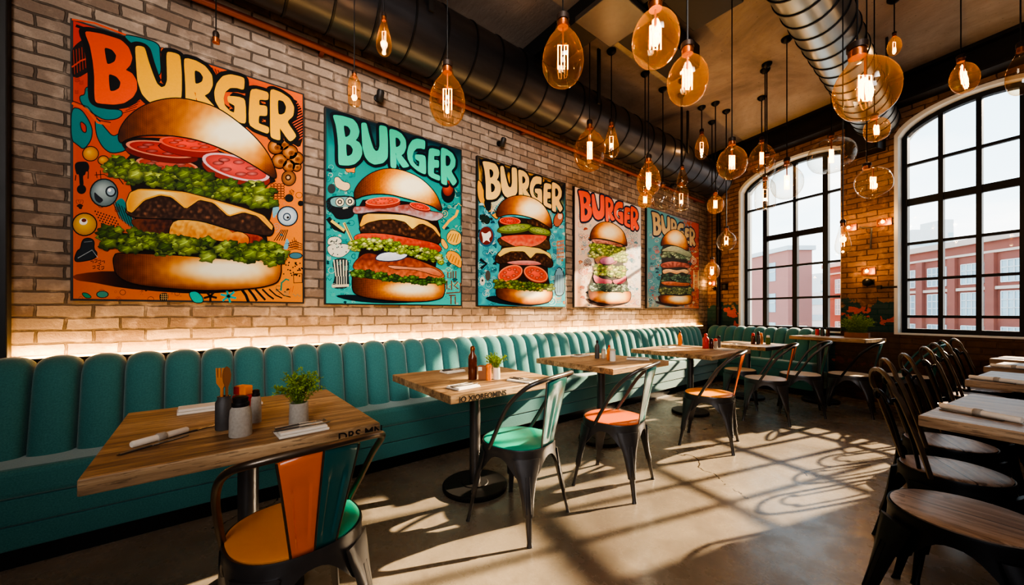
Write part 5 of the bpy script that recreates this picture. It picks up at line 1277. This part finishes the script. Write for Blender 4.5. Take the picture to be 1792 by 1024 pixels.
KNIFE = [(-.005,-.10),(.005,-.10),(.005,-.01),(.009,.0),(.009,.07),(.004,.10),(-.004,.105),(-.005,0)]
def utensil(kind, label, p, rz, sc=1.0, group=None):
    t = thing('fork' if kind == 'fork' else 'table_knife', label, 'cutlery', p, rz, group)
    P = FORK if kind == 'fork' else KNIFE; cut = 0.0
    m = MB(); m.prism([(x*sc, y*sc) for x, y in P], .0005, .0032); m.build('metal_head' if kind == 'fork' else 'blade', 'steel', t)
    m = MB(); m.prism([(-.006*sc, -.095*sc), (.006*sc, -.095*sc), (.005*sc, -.01*sc), (-.005*sc, -.01*sc)], .0, .005); m.build('handle', 'gunmetal', t, bevel=.001)
    return t
def napkin(label, p, rz, w=.10, l=.19, h=.014, roll=False, group=None):
    t = thing('napkin', label, 'napkin', p, rz, group); m = MB()
    if roll:
        m.lathe([(h*.8, -l/2), (h, -l/2+.004), (h, l/2-.004), (h*.8, l/2)], (0, 0, h), 16, M3=Matrix.Rotation(PI/2, 3, 'X')); m.build('rolled_cloth', 'linen', t)
        m = MB(); m.lathe([(h+.0015, -.012), (h+.003, -.010), (h+.003, .010), (h+.0015, .012)], (0, 0, h+.0005), 16, M3=Matrix.Rotation(PI/2, 3, 'X')); m.build('band', 'concrete_pot', t)
    else:
        m.bx(-w/2, w/2, -l/2, l/2, 0, h*.48); m.build('folded_cloth', 'linen', t, bevel=.003)
        m = MB(); m.bx(-w/2+.004, w/2-.001, -l/2+.004, l/2-.006, h*.5, h); m.build('top_fold', 'linen', t, bevel=.003)
    return t
def setting(label, p, rz, group, which, knife=True, fork=True, **kw):
    n = napkin('folded white napkin '+which, p, rz, group=group, **kw); h = kw.get('h', .014); R = Matrix.Rotation(rz, 3, 'Z')
    if fork: utensil('fork', 'fork lying on the napkin '+which, p+R @ Vector((-.016, .004, h+.0008)), rz+.06, .9)
    if knife: utensil('knife', 'table knife lying on the napkin '+which, p+R @ Vector((.02, -.004, h+.0008)), rz-.05, .9)
    return n
def plant(name, label, p, h, r, ph, pr, pot, leaf='leaf', n=46, seed=1, box=None, fine=1.0, lk=.10):
    t = thing(name, label, 'plant', p); rr = random.Random(seed)
    m = MB()
    if box: m.bx(-box[0]/2, box[0]/2, -box[1]/2, box[1]/2, 0, h)
    else: m.lathe([(r*.95, 0), (r, .004), (r*.94, h*.96), (r*.95, h), (r*.8, h), (r*.78, h*.85)], (0, 0, 0), 24)
    m.build('pot', pot, t)
    m = MB(); st = MB()
    for k in range(n):
        a = rr.uniform(0, TAU); q = math.sqrt(rr.random()); e = Vector((math.cos(a)*pr*q, math.sin(a)*pr*q*(1 if not box else .6), h*.9+ph*rr.uniform(.45, 1)*(1-.35*q*q)))
        b = Vector((rr.uniform(-.5, .5)*(r if not box else box[0]*.8), rr.uniform(-.5, .5)*(r if not box else box[1]*.8), h*.86)); c = (b+e)/2+Vector((0, 0, ph*.12))
        pts = catmull([b, c, e], 4); st.tube(pts, .0007*fine, 4)
        for i, v in enumerate(pts[2:]):
            for s_ in range(4):
                d = Vector((rr.uniform(-1, 1), rr.uniform(-1, 1), rr.uniform(-.2, 1))).normalized(); L = ph*lk*rr.uniform(.6, 1.3); sd = d.orthogonal().normalized()*L*.22
                o_ = v+d*.001; m.add([o_, o_+d*L*.5+sd, o_+d*L, o_+d*L*.5-sd], [(0, 1, 2, 3)])
    st.build('stems', 'leaf_dark', t); m.build('foliage', leaf, t); return t
# nearest table
g1 = 'cutlery on the nearest table'
pj = on(392, 751); t = thing('cutlery_jar', 'dark jar holding wooden fork and spoon on the nearest table', 'jar', pj)
m = MB(); m.lathe([(.025, 0), (.027, .004), (.026, .10), (.020, .112), (.021, .122), (.016, .122), (.015, .07)], (0, 0, 0), 24); m.build('body', 'dark_pot', t)
pf = pj+Vector((-.004, -.006, .075)); t = thing('serving_fork', 'broad wooden fork standing in the dark jar', 'fork', pf, TH+.2)
m = MB(); RX = Matrix.Rotation(PI/2, 4, 'X')
m.prism([(-.004,0),(.004,0),(.004,.075),(.016,.095),(.018,.15),(.012,.15),(.011,.115),(.008,.115),(.007,.15),(.001,.15),(0,.115),(-.003,.115),(-.004,.15),(-.010,.15),(-.011,.115),(-.013,.115),(-.014,.15),(-.019,.15),(-.017,.095),(-.004,.075)], -.003, .003, M4=RX); m.build('fork_body', 'spoon_wood', t)
pf = pj+Vector((.006, .008, .075)); t = thing('serving_spoon', 'dark wooden spoon standing in the dark jar', 'spoon', pf, TH+.9)
m = MB(); m.prism([(-.003,0),(.003,0),(.004,.08),(.011,.10),(.013,.125),(.009,.148),(0,.156),(-.009,.148),(-.013,.125),(-.011,.10),(-.004,.08)], -.003, .003, M4=RX); m.build('spoon_body', 'brown_box', t)
jar('salt_shaker', 'fat concrete shaker with ribbed dark cap on the nearest table', 'shaker', on(421, 762), .138, .034, 'concrete_pot', 'dark_iron', .26, .72)
jar('pepper_shaker', 'slim stone shaker with dark cap behind the red sauce tub', 'shaker', on(448, 739), .128, .0185, 'concrete_pot', 'dark_iron', .2, .7)
pq = on(425, 739); t = thing('sauce_tub', 'red sauce tub with orange block lid between the shakers', 'sauce tub', pq, TH-.25)
m = MB(); m.bx(-.032, .032, -.022, .022, 0, .108); m.build('tub', 'sauce_red', t, bevel=.008); m = MB(); m.bx(-.022, .030, -.018, .018, .1085, .145); m.build('lid', 'sauce_orange', t, bevel=.005)
m = MB(); m.bx(-.022, .004, -.0195, -.0182, .112, .141); m.build('lid_label', 'sauce_red', t)
plant('potted_herb', 'feathery green herb in a concrete pot on the nearest table', on(523, 742), .083, .034, .15, .085, 'concrete_pot', 'leaf', 80, 3, fine=1.2, lk=.075)
setting('', on(528, 755), .08, g1, 'under the DRS MN lettering', w=.10, l=.16, h=.02, knife=True)
setting('', on(388, 714), .05, g1, 'behind the dark cutlery jar', w=.09, l=.30, h=.024, fork=False, knife=False)
n_ = napkin('rolled white napkin at the left of the nearest table', on(282, 770), .62, l=.16, h=.011, roll=True, group='napkins laid on the tables')
utensil('fork', 'fork beside the rolled napkin on the nearest table', on(350, 752), .55, 1.0); utensil('knife', 'knife in front of the rolled napkin on the nearest table', on(272, 779), .62, .95)
# second table
bottle('tall dark brown sauce bottle on the second table', on(827, 664), .215, .0285, 'brown_glass', 'socket_copper')
t = thing('condiment_box', 'small brown box beside the tall sauce bottle', 'box', on(845, 664.5), .9)
m = MB(); m.bx(-.027, .027, -.02, .02, 0, .09); m.build('box_body', 'brown_box', t, bevel=.002); m = MB(); m.bx(-.029, -.004, -.0212, -.0203, .06, .084); m.build('paper_tag', 'linen', t)
jar('sauce_jar', 'orange jar between the brown box and the white pot', 'jar', on(855.5, 665.5), .105, .017, 'sauce_orange', 'sauce_orange', .22, 1.05)
plant('potted_herb', 'airy green sprig in a white pot on the second table', on(869, 663.5), .074, .023, .115, .07, 'white_ceramic', 'leaf', 46, 5)
setting('', on(811, 678), .12, 'cutlery on the second table', 'at the front of the second table', w=.12, l=.16, h=.013); setting('', on(792, 651), .1, 'cutlery on the second table', 'at the back of the second table', w=.10, l=.16, h=.016)
setting('', on(915, 667), -1.3, 'cutlery on the second table', 'at the right of the second table', w=.11, l=.18, h=.010)
# third table
bottle('dark sauce bottle with red stripe on the third table', on(1045, 627), .17, .022, 'dark_pot', 'dark_iron'); jar('sauce_jar', 'small pale jar in the middle of the third table', 'jar', on(1056, 627), .088, .02, 'pale_wood', 'concrete_pot', .2, .9)
bottle('orange squeeze bottle on the third table', on(1066, 630), .135, .020, 'sauce_orange', 'sauce_red'); jar('salt_shaker', 'cream shaker in front of the orange squeeze bottle', 'shaker', on(1072, 632), .108, .027, 'white_ceramic', 'pale_wood', .16, .95)
setting('', on(1016, 623), .1, 'cutlery on the third table', 'at the back of the third table', w=.1, l=.2, h=.012); setting('', on(1116, 629), -1.0, 'cutlery on the third table', 'at the right of the third table', w=.12, l=.2, h=.016, fork=False)
# fourth table
bottle('red ketchup bottle with red top on the fourth table', on(1235, 610), .18, .035, 'sauce_red', 'sauce_red'); jar('pepper_shaker', 'dark red shaker beside the ketchup bottle', 'shaker', on(1245, 610), .12, .025, 'brown_glass', 'dark_iron', .25, .8)
jar('salt_shaker', 'pale shaker next to the dark red one on the fourth table', 'shaker', on(1252, 609.5), .115, .025, 'concrete_pot', 'sauce_red', .25, .8); jar('sauce_jar', 'dark jar behind the shakers of the fourth table', 'jar', on(1258, 608.5), .145, .022, 'dark_pot', 'dark_iron', .2, .8)
bottle('amber bottle standing at the banquette side of the fourth table', on(1190, 604), .19, .026, 'sauce_orange', 'socket'); napkin('folded white napkin at the right of the fourth table', on(1268, 612.5), -.4, .12, .2, .014, group='napkins laid on the tables')
setting('', on(1170, 608), .1, 'cutlery on the fourth table', 'at the left of the fourth table', w=.1, l=.2, h=.01)
# fifth table
c5 = Vector((-1.97, 5.72, TT))
for dx, dy, h, r_, b_, c_, lab in ((.06,.02,.15,.026,'brown_glass','sauce_red','brown bottle-shaped shaker, left of the cluster on the fifth table'),(.11,.06,.17,.024,'dark_pot','dark_iron','dark tall jar in the cluster on the fifth table'),(.12,.13,.15,.026,'spoon_wood','sauce_orange','orange-capped jar in the cluster on the fifth table'),(.20,.14,.12,.028,'leaf_dark','white_ceramic','green jar at the right of the cluster on the fifth table')):
    jar('sauce_jar', lab, 'jar', c5+Vector((dx, dy, 0)), h, r_, b_, c_)
setting('', c5+Vector((-.05, -.2, 0)), -.3, 'cutlery on the fifth table', 'on the fifth table', w=.1, l=.2, h=.01)
# tall table
c6 = Vector((-1.13, 6.17, .8605))
plant('potted_grass', 'bushy green-gold plant in a box on the tall table by the pier', c6+Vector((.20, .06, 0)), .06, .09, .24, .17, 'brown_box', 'leaf', 230, 9, box=(.22, .14), fine=1.6, lk=.05)
for k, (dx, b_) in enumerate(((-.20,'sauce_red'),(-.145,'dark_pot'),(-.09,'brown_glass'))): jar('spice_jar', ['red', 'grey', 'brown'][k]+' spice jar in the row on the tall table', 'jar', c6+Vector((dx, .10-.24*(dx+.2)*.2, 0)), .11, .022, b_, 'dark_iron', .2, .9)
napkin('flat napkin at the left end of the tall table', c6+Vector((-.24, -.03, 0)), 1.2, .1, .16, .01, group='napkins laid on the tables')
# right-hand tables
for (px, py, rz, lab) in ((1712, 727, 1.08, 'nearest right table'), (1745, 668, 1.15, 'second right table'), (1775, 645, 1.2, 'third right table')):
    p = on(px, py); napkin('white rolled napkin with a band on the '+lab, p, rz, l=.24, h=.012, roll=True, group='napkins laid on the tables')
    R = Matrix.Rotation(rz, 3, 'Z'); utensil('knife', 'dark knife beside the rolled napkin on the '+lab, p+R @ Vector((.03, 0, 0)), rz, 1.1); utensil('fork', 'fork beside the rolled napkin on the '+lab, p+R @ Vector((-.03, .01, 0)), rz+.03, 1.0)
